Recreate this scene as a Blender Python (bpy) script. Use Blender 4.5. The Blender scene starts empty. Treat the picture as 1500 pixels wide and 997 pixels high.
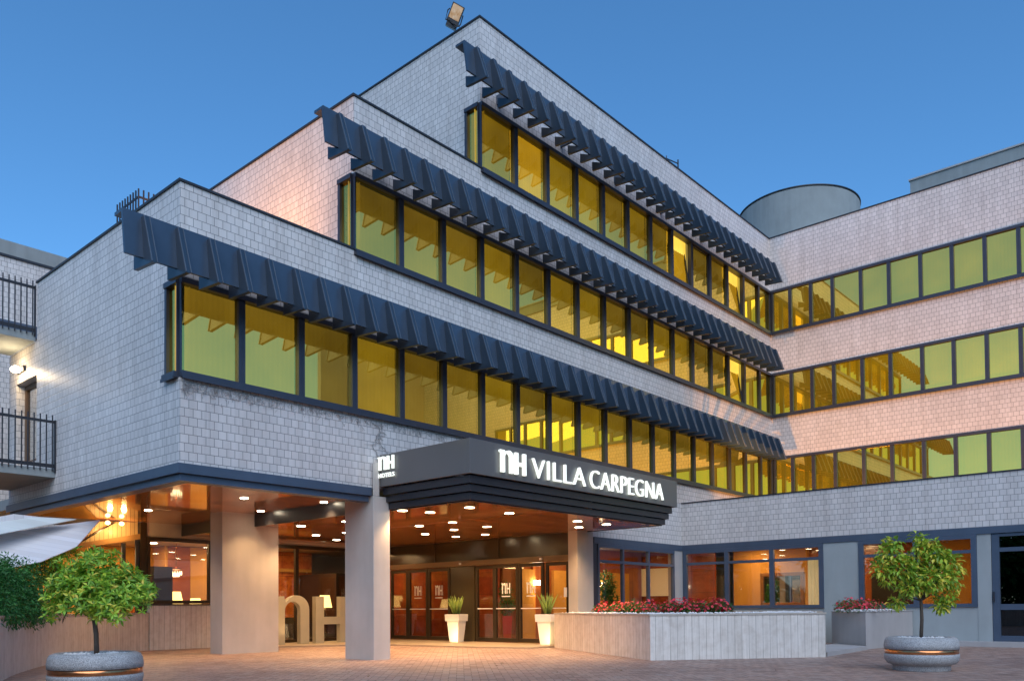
import bpy, bmesh, math, random
from mathutils import Vector, Matrix
random.seed(7)
S = bpy.context.scene
COL = S.collection
R = math.radians

# ------------------------------------------------------------------ camera, sky, sun, exposure
cam_d = bpy.data.cameras.new("camera")
cam = bpy.data.objects.new("camera", cam_d)
COL.objects.link(cam)
FW = Vector((0.74975649, 0.66127412, 0.02411956))
RT = Vector((0.66158856, -0.74982566, -0.00787795))
UP = Vector((-0.01287598, -0.02186377, 0.99967804))
M = Matrix((RT, UP, -FW)).transposed().to_4x4()
M.translation = Vector((0, 0, 1.033))
cam.matrix_world = M
cam_d.sensor_width = 36.0
cam_d.lens = 29.061
cam_d.shift_y = 0.2408
cam_d.clip_start = 0.1
cam_d.clip_end = 3000
S.camera = cam

SUN_AZ = R(230)      # compass-like angle of the afterglow, measured from +X towards +Y
SUN_EL = R(40.0)
world = bpy.data.worlds.new("World")
S.world = world
world.use_nodes = True
wn = world.node_tree
sky = wn.nodes.new("ShaderNodeTexSky")
sky.sky_type = 'NISHITA'
sky.sun_disc = False
sky.sun_elevation = SUN_EL
sky.sun_rotation = R(90) - SUN_AZ
sky.altitude = 0
sky.air_density = 1.0
sky.dust_density = 0.0
sky.ozone_density = 9.5
bg = wn.nodes["Background"]
hs = wn.nodes.new("ShaderNodeHueSaturation")
hs.inputs["Hue"].default_value = 0.492
hs.inputs["Saturation"].default_value = 1.06
wn.links.new(sky.outputs[0], hs.inputs["Color"])
wn.links.new(hs.outputs[0], bg.inputs[0])
bg.inputs[1].default_value = 0.070

sun_d = bpy.data.lights.new("sun", 'SUN')
sun_d.energy = 0.72
sun_d.angle = R(60)
sun_d.color = (1.0, 0.965, 0.91)
sun = bpy.data.objects.new("sun", sun_d)
COL.objects.link(sun)
sd = Vector((math.cos(SUN_AZ) * math.cos(SUN_EL), math.sin(SUN_AZ) * math.cos(SUN_EL), math.sin(SUN_EL)))
sun.rotation_euler = sd.to_track_quat('Z', 'Y').to_euler()

S.view_settings.view_transform = 'Standard'
S.view_settings.look = 'None'
S.view_settings.gamma = 1.0
S.view_settings.exposure = 1.5
S.view_settings.use_curve_mapping = False
S.cycles.max_bounces = 8
S.cycles.glossy_bounces = 4
S.cycles.transparent_max_bounces = 12
S.cycles.caustics_reflective = False
S.cycles.caustics_refractive = False
S.cycles.sample_clamp_indirect = 4.0

# ------------------------------------------------------------------ helpers
def lin(r, g, b):
    f = lambda c: (c / 255) / 12.92 if c <= 10 else (((c / 255) + .055) / 1.055) ** 2.4
    return (f(r), f(g), f(b))

def C4(c):
    return (c[0], c[1], c[2], 1.0)

class NT:
    def __init__(s, name):
        s.m = bpy.data.materials.new(name)
        s.m.use_nodes = True
        s.t = s.m.node_tree
        s.out = s.t.nodes["Material Output"]
        s.p = s.t.nodes["Principled BSDF"]
    def n(s, typ, **kw):
        nd = s.t.nodes.new(typ)
        for k, v in kw.items():
            setattr(nd, k, v)
        return nd
    def l(s, a, b):
        s.t.links.new(a, b)
    def setp(s, **kw):
        names = dict(color="Base Color", rough="Roughness", metal="Metallic", coat="Coat Weight", spec="Specular IOR Level",
                     ecol="Emission Color", estr="Emission Strength", sub="Subsurface Weight", coatr="Coat Roughness", trans="Transmission Weight")
        for k, v in kw.items():
            s.p.inputs[names[k]].default_value = C4(v) if isinstance(v, tuple) else v
    def coords(s, out="Object"):
        return s.n("ShaderNodeTexCoord").outputs[out]
    def noise(s, vec, scale, detail=3, rough=.55):
        nd = s.n("ShaderNodeTexNoise")
        nd.inputs["Scale"].default_value = scale
        nd.inputs["Detail"].default_value = detail
        nd.inputs["Roughness"].default_value = rough
        if vec is not None:
            s.l(vec, nd.inputs["Vector"])
        return nd
    def mapping(s, vec, scale=(1, 1, 1), rot=(0, 0, 0)):
        nd = s.n("ShaderNodeMapping")
        nd.inputs["Scale"].default_value = scale
        nd.inputs["Rotation"].default_value = rot
        s.l(vec, nd.inputs["Vector"])
        return nd.outputs[0]
    def ramp(s, fac, stops):
        nd = s.n("ShaderNodeValToRGB")
        el = nd.color_ramp.elements
        while len(el) > 1:
            el.remove(el[-1])
        el[0].position = stops[0][0]
        el[0].color = C4(stops[0][1])
        for p, c in stops[1:]:
            e = el.new(p)
            e.color = C4(c)
        s.l(fac, nd.inputs[0])
        return nd.outputs[0]
    def mix(s, fac, a, b, mode='MIX'):
        nd = s.n("ShaderNodeMix", data_type='RGBA', blend_type=mode)
        if isinstance(fac, (int, float)):
            nd.inputs[0].default_value = fac
        else:
            s.l(fac, nd.inputs[0])
        for i, v in ((6, a), (7, b)):
            if isinstance(v, tuple):
                nd.inputs[i].default_value = C4(v)
            else:
                s.l(v, nd.inputs[i])
        return nd.outputs[2]
    def bump(s, h, strength=.3, dist=.01):
        nd = s.n("ShaderNodeBump")
        nd.inputs["Strength"].default_value = strength
        nd.inputs["Distance"].default_value = dist
        s.l(h, nd.inputs["Height"])
        s.l(nd.outputs[0], s.p.inputs["Normal"])
    def wallvec(s, wx=1.0, wy=1.0):
        # facade coordinates: along the wall (x+y works for walls facing -X and -Y), and up
        sep = s.n("ShaderNodeSeparateXYZ")
        s.l(s.n("ShaderNodeNewGeometry").outputs["Position"], sep.inputs[0])
        mx_ = s.n("ShaderNodeMath", operation='MULTIPLY')
        mx_.inputs[1].default_value = wx
        s.l(sep.outputs[0], mx_.inputs[0])
        add = s.n("ShaderNodeMath", operation='MULTIPLY_ADD')
        add.inputs[1].default_value = wy
        s.l(sep.outputs[1], add.inputs[0])
        s.l(mx_.outputs[0], add.inputs[2])
        cmb = s.n("ShaderNodeCombineXYZ")
        s.l(add.outputs[0], cmb.inputs[0])
        s.l(sep.outputs[2], cmb.inputs[1])
        return cmb.outputs[0]

def simple(name, col, rough=.5, metal=0., var=.12, vscale=6., coat=0., spec=.5, bumpy=0.):
    t = NT(name)
    t.setp(rough=rough, metal=metal, coat=coat, spec=spec)
    nz = t.noise(t.coords(), vscale, 5)
    c = t.mix(nz.outputs[0], tuple(x * (1 - var) for x in col), tuple(min(1, x * (1 + var)) for x in col))
    t.l(c, t.p.inputs["Base Color"])
    if bumpy:
        nz2 = t.noise(t.coords(), vscale * 8, 4)
        t.bump(nz2.outputs[0], bumpy, .01)
    return t.m

def emitter(name, col, strength):
    t = NT(name)
    t.setp(color=(.8, .8, .8), ecol=col, estr=strength)
    return t.m

# tiles -------------------------------------------------------------
def mat_tile():
    t = NT("ceramic_wall_tile")
    v = t.wallvec()
    b = t.n("ShaderNodeTexBrick")
    b.offset = .5
    b.inputs["Scale"].default_value = 1
    b.inputs["Brick Width"].default_value = .152
    b.inputs["Row Height"].default_value = .1455
    b.inputs["Mortar Size"].default_value = .0055
    b.inputs["Mortar Smooth"].default_value = .25
    b.inputs["Bias"].default_value = 0
    b.inputs["Color1"].default_value = C4((.76, .72, .70))
    b.inputs["Color2"].default_value = C4((.67, .635, .62))
    b.inputs["Mortar"].default_value = C4((.24, .235, .235))
    t.l(v, b.inputs["Vector"])
    n1 = t.noise(v, .6, 6)
    n2 = t.noise(t.mapping(v, (3.0, .25, 1)), 1.2, 5)
    c = t.mix(.55, b.outputs[0], t.ramp(n1.outputs[0], [(.3, (.80, .79, .78)), (.7, (1.0, 1.0, 1.0))]), 'MULTIPLY')
    n3 = t.noise(t.mapping(v, (9.0, .30, 1)), 1.0, 4)
    c = t.mix(.45, c, t.ramp(n2.outputs[0], [(.35, (.74, .72, .70)), (.62, (1, 1, 1))]), 'MULTIPLY')
    c = t.mix(.40, c, t.ramp(n3.outputs[0], [(.30, (.66, .64, .62)), (.46, (1, 1, 1))]), 'MULTIPLY')
    t.l(c, t.p.inputs["Base Color"])
    t.setp(rough=.38, spec=.4)
    inv = t.n("ShaderNodeMath", operation='SUBTRACT')
    inv.inputs[0].default_value = 1
    t.l(b.outputs["Fac"], inv.inputs[1])
    t.bump(inv.outputs[0], .5, .006)
    return t.m

def mat_travertine(wx=1.0, wy=1.0):
    t = NT("travertine_strips")
    v = t.wallvec(wx, wy)
    b = t.n("ShaderNodeTexBrick")
    b.offset = 0
    b.inputs["Scale"].default_value = 1
    b.inputs["Brick Width"].default_value = .145
    b.inputs["Row Height"].default_value = 3.0
    b.inputs["Mortar Size"].default_value = .004
    b.inputs["Mortar Smooth"].default_value = .3
    b.inputs["Color1"].default_value = C4((.76, .72, .67))
    b.inputs["Color2"].default_value = C4((.66, .625, .58))
    b.inputs["Mortar"].default_value = C4((.27, .25, .23))
    t.l(v, b.inputs["Vector"])
    n1 = t.noise(t.mapping(v, (26, 1.6, 1)), 1.0, 6, .6)
    n2 = t.noise(v, 5, 6, .65)
    c = t.mix(.75, b.outputs[0], t.ramp(n1.outputs[0], [(.3, (.76, .75, .74)), (.65, (1, 1, 1))]), 'MULTIPLY')
    c = t.mix(.6, c, t.ramp(n2.outputs[0], [(.36, (.80, .76, .73)), (.56, (1, 1, 1))]), 'MULTIPLY')
    t.l(c, t.p.inputs["Base Color"])
    t.setp(rough=.7, spec=.3)
    t.bump(n1.outputs[0], .35, .008)
    return t.m

def mat_wood(name, a, b, rough, coat, scale=(1.2, 11, 11), board=.24):
    t = NT(name)
    g = t.n("ShaderNodeNewGeometry").outputs["Position"]
    n1 = t.noise(t.mapping(g, scale), 1.0, 6, .6)
    br = t.n("ShaderNodeTexBrick")
    br.inputs["Scale"].default_value = 1
    br.inputs["Brick Width"].default_value = 2.6
    br.inputs["Row Height"].default_value = board
    br.inputs["Mortar Size"].default_value = .004
    br.inputs["Color1"].default_value = C4((1.15, 1.1, 1.05))
    br.inputs["Color2"].default_value = C4((.6, .55, .5))
    br.inputs["Mortar"].default_value = C4((.15, .12, .1))
    t.l(g, br.inputs["Vector"])
    c = t.ramp(n1.outputs[0], [(.3, a), (.72, b)])
    c = t.mix(.85, c, br.outputs[0], 'MULTIPLY')
    t.l(c, t.p.inputs["Base Color"])
    t.setp(rough=rough, coat=coat, coatr=.03)
    return t.m

def two_sided_ior(t):
    # a thin pane reflects alike from both sides
    mr = t.n("ShaderNodeMapRange")
    mr.inputs["To Min"].default_value = 1.5
    mr.inputs["To Max"].default_value = 1 / 1.5
    t.l(t.n("ShaderNodeNewGeometry").outputs["Backfacing"], mr.inputs[0])
    return mr.outputs[0]

def mat_gold_glass():
    t = NT("gold_mirror_glass")
    t.t.nodes.remove(t.p)
    gl = t.n("ShaderNodeBsdfGlossy")
    gl.inputs["Color"].default_value = C4((1.0, .75, .18))
    gl.inputs["Roughness"].default_value = .012
    tr = t.n("ShaderNodeBsdfTransparent")
    tr.inputs["Color"].default_value = C4((.95, .78, .22))
    mx = t.n("ShaderNodeMixShader")
    fr = t.n("ShaderNodeFresnel")
    t.l(two_sided_ior(t), fr.inputs["IOR"])
    mr = t.n("ShaderNodeMapRange")
    mr.inputs["To Min"].default_value = .62
    mr.inputs["To Max"].default_value = 1.0
    t.l(fr.outputs[0], mr.inputs[0])
    t.l(mr.outputs[0], mx.inputs[0])
    t.l(tr.outputs[0], mx.inputs[1])
    t.l(gl.outputs[0], mx.inputs[2])
    t.l(mx.outputs[0], t.out.inputs[0])
    return t.m

def mat_clear_glass(name, tint=(.90, .90, .88), base=.04):
    t = NT(name)
    t.t.nodes.remove(t.p)
    gl = t.n("ShaderNodeBsdfGlossy")
    gl.inputs["Roughness"].default_value = .005
    tr = t.n("ShaderNodeBsdfTransparent")
    tr.inputs["Color"].default_value = C4(tint)
    mx = t.n("ShaderNodeMixShader")
    fr = t.n("ShaderNodeFresnel")
    t.l(two_sided_ior(t), fr.inputs["IOR"])
    ad = t.n("ShaderNodeMath", operation='ADD')
    ad.use_clamp = True
    ad.inputs[1].default_value = base
    t.l(fr.outputs[0], ad.inputs[0])
    t.l(ad.outputs[0], mx.inputs[0])
    t.l(tr.outputs[0], mx.inputs[1])
    t.l(gl.outputs[0], mx.inputs[2])
    t.l(mx.outputs[0], t.out.inputs[0])
    return t.m

def mat_curtain(name, col, glow, gcol):  # emission stands in for light from the room behind
    t = NT(name)
    v = t.wallvec()
    w = t.n("ShaderNodeTexWave", wave_type='BANDS', bands_direction='X')
    w.inputs["Scale"].default_value = 3.2
    w.inputs["Distortion"].default_value = 2.0
    w.inputs["Detail"].default_value = 2
    t.l(t.mapping(v, (1, .06, 1)), w.inputs["Vector"])
    c = t.mix(w.outputs[0], tuple(x * .95 for x in col), col)
    t.l(c, t.p.inputs["Base Color"])
    n1 = t.noise(v, .55, 3)
    e = t.mix(w.outputs[0], tuple(x * .93 for x in gcol), gcol)
    e = t.mix(1.0, e, t.ramp(n1.outputs[0], [(.3, (.55, .5, .45)), (.7, (1.1, 1.1, 1.1))]), 'MULTIPLY')
    t.l(e, t.p.inputs["Emission Color"])
    t.setp(estr=glow, rough=.9)
    return t.m

def mat_bricks():
    t = NT("paving_brick")
    g = t.n("ShaderNodeNewGeometry")
    c = t.ramp(g.outputs["Random Per Island"], [(0, (.29, .195, .165)), (.35, (.38, .255, .21)), (.7, (.46, .31, .25)), (1, (.40, .31, .275))])
    n1 = t.noise(g.outputs["Position"], .45, 5)
    c = t.mix(.7, c, t.ramp(n1.outputs[0], [(.32, (.78, .77, .77)), (.68, (1.1, 1.08, 1.05))]), 'MULTIPLY')
    n2 = t.noise(g.outputs["Position"], 40, 3)
    c = t.mix(.5, c, t.ramp(n2.outputs[0], [(.3, (.7, .7, .7)), (.7, (1.1, 1.1, 1.1))]), 'MULTIPLY')
    t.l(c, t.p.inputs["Base Color"])
    t.setp(rough=.50, spec=.5)
    t.bump(n2.outputs[0], .25, .006)
    return t.m

def mat_leaf(name, cols, rough=.42):
    t = NT(name)
    g = t.n("ShaderNodeNewGeometry")
    n = len(cols)
    c = t.ramp(g.outputs["Random Per Island"], [(i / (n - 1), cols[i]) for i in range(n)])
    t.l(c, t.p.inputs["Base Color"])
    t.setp(rough=rough)
    tl = t.n("ShaderNodeBsdfTranslucent")
    t.l(c, tl.inputs[0])
    mx = t.n("ShaderNodeMixShader")
    mx.inputs[0].default_value = .25
    t.l(t.p.outputs[0], mx.inputs[1])
    t.l(tl.outputs[0], mx.inputs[2])
    t.l(mx.outputs[0], t.out.inputs[0])
    return t.m

def mat_stucco(name, col, streak=.5):
    t = NT(name)
    v = t.wallvec()
    n1 = t.noise(t.mapping(v, (4, .5, 1)), 1.0, 6)
    n2 = t.noise(t.coords(), 1.3, 6)
    c = t.mix(streak, col, t.ramp(n1.outputs[0], [(.3, tuple(x * .68 for x in col)), (.7, tuple(x * 1.08 for x in col))]))
    c = t.mix(.5, c, t.ramp(n2.outputs[0], [(.3, (.78, .77, .76)), (.7, (1.05, 1.05, 1.05))]), 'MULTIPLY')
    t.l(c, t.p.inputs["Base Color"])
    t.setp(rough=.85, spec=.25)
    n3 = t.noise(t.coords(), 60, 4)
    t.bump(n3.outputs[0], .2, .006)
    return t.m

def mat_panels(name, a, b, w, h, rough=.3, coat=.3, streak=(1, 1, 1), joint=(.12, .1, .1)):
    t = NT(name)
    v = t.wallvec()
    br = t.n("ShaderNodeTexBrick")
    br.offset = 0
    br.inputs["Scale"].default_value = 1
    br.inputs["Brick Width"].default_value = w
    br.inputs["Row Height"].default_value = h
    br.inputs["Mortar Size"].default_value = .006
    br.inputs["Color1"].default_value = C4((1, 1, 1))
    br.inputs["Color2"].default_value = C4((.8, .78, .75))
    br.inputs["Mortar"].default_value = C4(joint)
    t.l(v, br.inputs["Vector"])
    n1 = t.noise(t.mapping(v, streak), 3.5, 7, .65)
    c = t.mix(.9, t.ramp(n1.outputs[0], [(.3, a), (.68, b)]), br.outputs[0], 'MULTIPLY')
    t.l(c, t.p.inputs["Base Color"])
    t.setp(rough=rough, coat=coat)
    return t.m

def mat_granite():
    t = NT("speckled_granite_concrete")
    n1 = t.noise(t.coords(), 90, 2, .7)
    n2 = t.noise(t.coords(), 3, 5)
    c = t.ramp(n1.outputs[0], [(.32, (.17, .175, .18)), (.5, (.38, .39, .40)), (.68, (.60, .61, .62))])
    c = t.mix(.6, c, t.ramp(n2.outputs[0], [(.3, (.65, .65, .64)), (.7, (1.05, 1.05, 1.05))]), 'MULTIPLY')
    t.l(c, t.p.inputs["Base Color"])
    t.setp(rough=.6)
    t.bump(n1.outputs[0], .25, .004)
    return t.m

TILE = mat_tile()
TRAV = mat_travertine()
TRAVP = mat_travertine(.22, -1.31)
GOLD = mat_gold_glass()
CLEAR = mat_clear_glass("clear_shop_glass")
DARKGLASS = mat_clear_glass("dark_door_glass", (.28, .28, .28), .05)
CURT = [mat_curtain("curtain_plain", (.5, .42, .22), .17, (1.0, .72, .16)),
        mat_curtain("curtain_dim", (.5, .42, .22), .13, (1.0, .74, .19)),
        mat_curtain("curtain_lit", (.7, .5, .2), .5, (1.0, .66, .08)),
        mat_curtain("curtain_warm", (.6, .45, .2), .24, (1.0, .74, .10))]
SHADEL = simple("lit_fin_edge", (.085, .11, .145), .38, 0, .35, 5)  # paler sunshade metal: skylight on the fin lips put into the colour
SHADED = simple("shaded_fin_side", (.024, .044, .072), .34, 0, .3, 1.6)  # darker sunshade metal: shade on the fin sides put into the colour
BLUE = simple("blue_grey_painted_metal", (.060, .085, .130), .38, 0, .25, 2.2, spec=.5)
SHADE = simple("dark_blue_shade_metal", (.042, .068, .108), .24, 0, .3, 1.6, spec=.5)
FRAME = simple("anodised_window_frame", (.045, .05, .07), .35, .2, .2, 4)
COPE = simple("dark_roof_coping", (.02, .022, .03), .45, 0, .2, 3)
FASCIA = simple("grey_fascia_metal", (.14, .135, .132), .36, .15, .1, 1.2)
SLATM = simple("dark_fascia_slat", (.030, .030, .036), .32, .1, .2, 2)
WOODC = mat_wood("polished_mahogany_ceiling", (.42, .135, .032), (.68, .26, .07), 0.09, .6)
BEIGE = mat_stucco("beige_render", (.50, .46, .41), .25)
COLM = mat_stucco("column_render", (.50, .47, .44), .25)
GREYR = mat_stucco("grey_render", (.36, .40, .41), .2)
CONC = mat_stucco("weathered_concrete", (.30, .33, .335), .45)
CONCL = mat_stucco("light_concrete", (.42, .41, .41), .2)
BRONZE = simple("bronze_door_frame", (.055, .038, .022), .32, .5, .2, 3)
BRONZEP = mat_stucco("bronze_panel", (.050, .036, .018), .3)
BRONZEP.node_tree.nodes["Principled BSDF"].inputs["Roughness"].default_value = .14
BRONZEP.node_tree.nodes["Principled BSDF"].inputs["Specular IOR Level"].default_value = .5
REDWALL = mat_panels("red_veneer_panel", (.22, .038, .012), (.42, .085, .026), .9, .75)
ORMARB = mat_panels("orange_onyx_panel", (.36, .05, .012), (.85, .28, .05), 1.4, .72)
ORWALL = mat_stucco("ochre_plaster", (.62, .32, .07), .2)
RUSTW = mat_panels("rust_wood_panel", (.30, .075, .015), (.42, .12, .025), 2.2, 2.6)
INFLOOR = simple("polished_interior_stone", (.24, .17, .10), .18, 0, .25, 1.5)
INCEIL = simple("interior_ceiling", (.45, .33, .2), .6, 0, .1, 1)
DARKW = simple("dark_interior_wood", (.025, .016, .012), .3, 0, .3, 3)
ROOFM = simple("roof_felt", (.10, .10, .105), .9, 0, .2, 2)
WHITE = simple("white_paint", (.74, .73, .70), .4, 0, .06, 3)
LETTER = simple("champagne_painted_letter", (.42, .395, .30), .42, .1, .12, 4)
STONE = simple("white_pebble", (.70, .71, .72), .55, 0, .15, 20)
SOIL = simple("planting_soil", (.05, .036, .026), .95, 0, .3, 20)
BARK = simple("grey_bark", (.085, .065, .05), .85, 0, .35, 25, bumpy=.5)
GRAN = mat_granite()
COPPER = simple("polished_copper", (.62, .26, .11), .22, 1.0, .25, 8)
FABRIC = mat_panels("striped_awning_fabric", (.70, .69, .73), (.78, .77, .80), .16, 40, .8, 0, joint=(.75, .75, .75))
FABRICW = mat_panels("white_awning_fabric", (.62, .66, .66), (.70, .74, .73), .3, 40, .8, 0, joint=(.8, .8, .8))
GABLE = mat_panels("timber_gable_boards", (.50, .36, .18), (.60, .44, .23), .11, 40, .5, .1)
LEAFA = mat_leaf("glossy_leaf", [(0.113, 0.242, 0.023), (0.200, 0.417, 0.033), (0.338, 0.595, 0.046), (0.158, 0.322, 0.031), (0.538, 0.707, 0.061), (0.761, 0.578, 0.077)])
LEAFB = mat_leaf("citrus_leaf", [(0.143, 0.257, 0.029), (0.244, 0.454, 0.036), (0.408, 0.575, 0.050), (0.204, 0.332, 0.032), (0.612, 0.666, 0.072), (0.950, 0.695, 0.101)])
LEAFH = mat_leaf("hedge_leaf", [(0.024, 0.116, 0.029), (0.041, 0.185, 0.040), (0.065, 0.267, 0.050), (0.028, 0.145, 0.036)], .5)
LEAFF = mat_leaf("bedding_leaf", [(0.042, 0.126, 0.025), (0.084, 0.231, 0.050), (0.063, 0.178, 0.034)])
PETAL = mat_leaf("red_petal", [(0.562, 0.024, 0.036), (0.775, 0.048, 0.072), (0.875, 0.080, 0.144), (0.688, 0.032, 0.030)], .5)
SPIKE = mat_leaf("succulent_leaf", [(0.204, 0.330, 0.060), (0.340, 0.450, 0.090), (0.153, 0.255, 0.053)], .4)
LAMPON = emitter("downlight_glow", (1.0, .80, .48), 14)
LAMPW = emitter("whitish_lamp_glow", (1.0, .86, .62), 16)
SIGNW = emitter("sign_letter_glow", (.93, 1.0, .86), .38)
SIGNS = emitter("small_sign_glow", (.93, 1.0, .86), .30)
LSHADE = emitter("lamp_shade_glow", (1.0, .60, .16), 1.6)

ROOT = {}
class MB:
    """Collects faces in world coordinates and links them as one mesh."""
    def __init__(s):
        s.v = []; s.f = []; s.mi = []; s.cur = 0
    def face(s, pts):
        i = len(s.v)
        s.v += [tuple(p) for p in pts]
        s.f.append(tuple(range(i, i + len(pts))))
        s.mi.append(s.cur)
    def hexa(s, p):
        i = len(s.v)
        s.v += [tuple(q) for q in p]
        for f in ((0, 3, 2, 1), (4, 5, 6, 7), (0, 1, 5, 4), (1, 2, 6, 5), (2, 3, 7, 6), (3, 0, 4, 7)):
            s.f.append(tuple(i + k for k in f)); s.mi.append(s.cur)
    def box(s, x0, x1, y0, y1, z0, z1):
        s.hexa([(x0, y0, z0), (x1, y0, z0), (x1, y1, z0), (x0, y1, z0), (x0, y0, z1), (x1, y0, z1), (x1, y1, z1), (x0, y1, z1)])
    def frm(s, o, u, n, a0, a1, b0, b1, z0, z1):
        # box in wall frame: along u from a0..a1, outwards n from b0..b1
        o = Vector(o); u = Vector(u); n = Vector(n)
        P = lambda a, b, z: o + u * a + n * b + Vector((0, 0, z))
        s.hexa([P(a0, b0, z0), P(a1, b0, z0), P(a1, b1, z0), P(a0, b1, z0), P(a0, b0, z1), P(a1, b0, z1), P(a1, b1, z1), P(a0, b1, z1)])
    def prism(s, poly, z0, z1):
        n = len(poly); i = len(s.v)
        s.v += [(p[0], p[1], z0) for p in poly] + [(p[0], p[1], z1) for p in poly]
        s.f.append(tuple(i + k for k in reversed(range(n)))); s.mi.append(s.cur)
        s.f.append(tuple(i + n + k for k in range(n))); s.mi.append(s.cur)
        for k in range(n):
            s.f.append((i + k, i + (k + 1) % n, i + n + (k + 1) % n, i + n + k)); s.mi.append(s.cur)
    def extr(s, poly3, d):
        n = len(poly3); i = len(s.v); d = Vector(d)
        s.v += [tuple(Vector(p)) for p in poly3] + [tuple(Vector(p) + d) for p in poly3]
        s.f.append(tuple(i + k for k in reversed(range(n)))); s.mi.append(s.cur)
        s.f.append(tuple(i + n + k for k in range(n))); s.mi.append(s.cur)
        for k in range(n):
            s.f.append((i + k, i + (k + 1) % n, i + n + (k + 1) % n, i + n + k)); s.mi.append(s.cur)
    def tube(s, pts, rad, seg=8, cap=True):
        pts = [Vector(p) for p in pts]
        if not isinstance(rad, (list, tuple)):
            rad = [rad] * len(pts)
        rings = []
        for k, p in enumerate(pts):
            d = (pts[min(k + 1, len(pts) - 1)] - pts[max(k - 1, 0)]).normalized()
            a = d.orthogonal().normalized() if abs(d.z) < .99 else Vector((1, 0, 0))
            if abs(d.z) < .99:
                a = d.cross(Vector((0, 0, 1))).normalized()
            b = d.cross(a).normalized()
            i = len(s.v)
            for j in range(seg):
                t = 2 * math.pi * j / seg
                s.v.append(tuple(p + (a * math.cos(t) + b * math.sin(t)) * rad[k]))
            rings.append(i)
        for k in range(len(rings) - 1):
            for j in range(seg):
                s.f.append((rings[k] + j, rings[k] + (j + 1) % seg, rings[k + 1] + (j + 1) % seg, rings[k + 1] + j)); s.mi.append(s.cur)
        if cap:
            s.f.append(tuple(rings[0] + j for j in reversed(range(seg)))); s.mi.append(s.cur)
            s.f.append(tuple(rings[-1] + j for j in range(seg))); s.mi.append(s.cur)
    def lathe(s, c, prof, seg=48, cap=True):
        rings = []
        for r, z in prof:
            i = len(s.v)
            for j in range(seg):
                t = 2 * math.pi * j / seg
                s.v.append((c[0] + r * math.cos(t), c[1] + r * math.sin(t), c[2] + z))
            rings.append(i)
        for k in range(len(rings) - 1):
            for j in range(seg):
                s.f.append((rings[k] + j, rings[k] + (j + 1) % seg, rings[k + 1] + (j + 1) % seg, rings[k + 1] + j)); s.mi.append(s.cur)
        if cap:
            s.f.append(tuple(rings[0] + j for j in reversed(range(seg)))); s.mi.append(s.cur)
            s.f.append(tuple(rings[-1] + j for j in range(seg))); s.mi.append(s.cur)
    def leaf(s, p, d, n, L, W, fold=.25):
        d = d.normalized(); w = d.cross(n)
        if w.length < 1e-4:
            w = d.orthogonal()
        w.normalize(); n = w.cross(d)
        i = len(s.v)
        m = p + d * L * .5
        s.v += [tuple(p), tuple(m + w * W * .5 + n * W * fold), tuple(p + d * L - n * L * .12), tuple(m - w * W * .5 + n * W * fold), tuple(m)]
        s.f += [(i, i + 1, i + 4), (i + 1, i + 2, i + 4), (i + 2, i + 3, i + 4), (i + 3, i, i + 4)]
        s.mi += [s.cur] * 4
    def build(s, name, mat, parent=None, smooth=False, bevel=0, label=None):
        off = ROOT.get(parent.name if parent else None, Vector((0, 0, 0)))
        me = bpy.data.meshes.new(name)
        me.from_pydata([(a - off.x, b - off.y, c - off.z) for a, b, c in s.v], [], s.f)
        mats = mat if isinstance(mat, (list, tuple)) else [mat]
        for m in mats:
            me.materials.append(m)
        if len(mats) > 1:
            me.polygons.foreach_set("material_index", s.mi)
        if smooth:
            me.polygons.foreach_set("use_smooth", [True] * len(me.polygons))
        me.update()
        o = bpy.data.objects.new(name, me)
        COL.objects.link(o)
        if parent:
            o.parent = parent
            ROOT[o.name] = off
        else:
            ROOT[o.name] = Vector((0, 0, 0))
        if bevel:
            b = o.modifiers.new("bevel", 'BEVEL'); b.width = bevel; b.segments = 2; b.limit_method = 'ANGLE'
        if label:
            o["label"] = label
        return o

def thing(name, label, cat, loc=(0, 0, 0), group=None):
    o = bpy.data.objects.new(name, None)
    COL.objects.link(o)
    o.location = loc
    o.empty_display_size = .3
    o["label"] = label; o["category"] = cat
    if group:
        o["group"] = group
    ROOT[o.name] = Vector(loc)
    return o

def tag(o, label, cat, group=None, kind=None):
    if label: o["label"] = label
    if cat: o["category"] = cat
    if group: o["group"] = group
    if kind: o["kind"] = kind
    return o

def dup(root, loc, rotz=0, label=None, scale=1.0):
    r = root.copy(); COL.objects.link(r)
    r.location = loc; r.rotation_euler = (0, 0, rotz); r.scale = (scale,) * 3
    if label: r["label"] = label
    for ch in list(root.children):
        c = ch.copy(); COL.objects.link(c); c.parent = r
        for g in list(ch.children):
            d = g.copy(); COL.objects.link(d); d.parent = c
    return r

def point_light(name, loc, energy, col, rad=.1):
    d = bpy.data.lights.new(name, 'POINT'); d.energy = energy; d.color = col; d.shadow_soft_size = rad
    o = bpy.data.objects.new(name, d); COL.objects.link(o); o.location = loc
    return o

def area_light(name, loc, energy, col, sx, sy, direction=(0, 0, -1)):
    d = bpy.data.lights.new(name, 'AREA'); d.energy = energy; d.color = col
    d.shape = 'RECTANGLE'; d.size = sx; d.size_y = sy
    o = bpy.data.objects.new(name, d); COL.objects.link(o); o.location = loc
    o.rotation_euler = Vector(direction).to_track_quat('-Z', 'Y').to_euler()
    return o

def spot_light(name, loc, target, energy, col, ang, blend=.6, rad=.05):
    d = bpy.data.lights.new(name, 'SPOT'); d.energy = energy; d.color = col
    d.spot_size = ang; d.spot_blend = blend; d.shadow_soft_size = rad
    o = bpy.data.objects.new(name, d); COL.objects.link(o); o.location = loc
    o.rotation_euler = (Vector(target) - Vector(loc)).to_track_quat('-Z', 'Y').to_euler()
    return o

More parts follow.
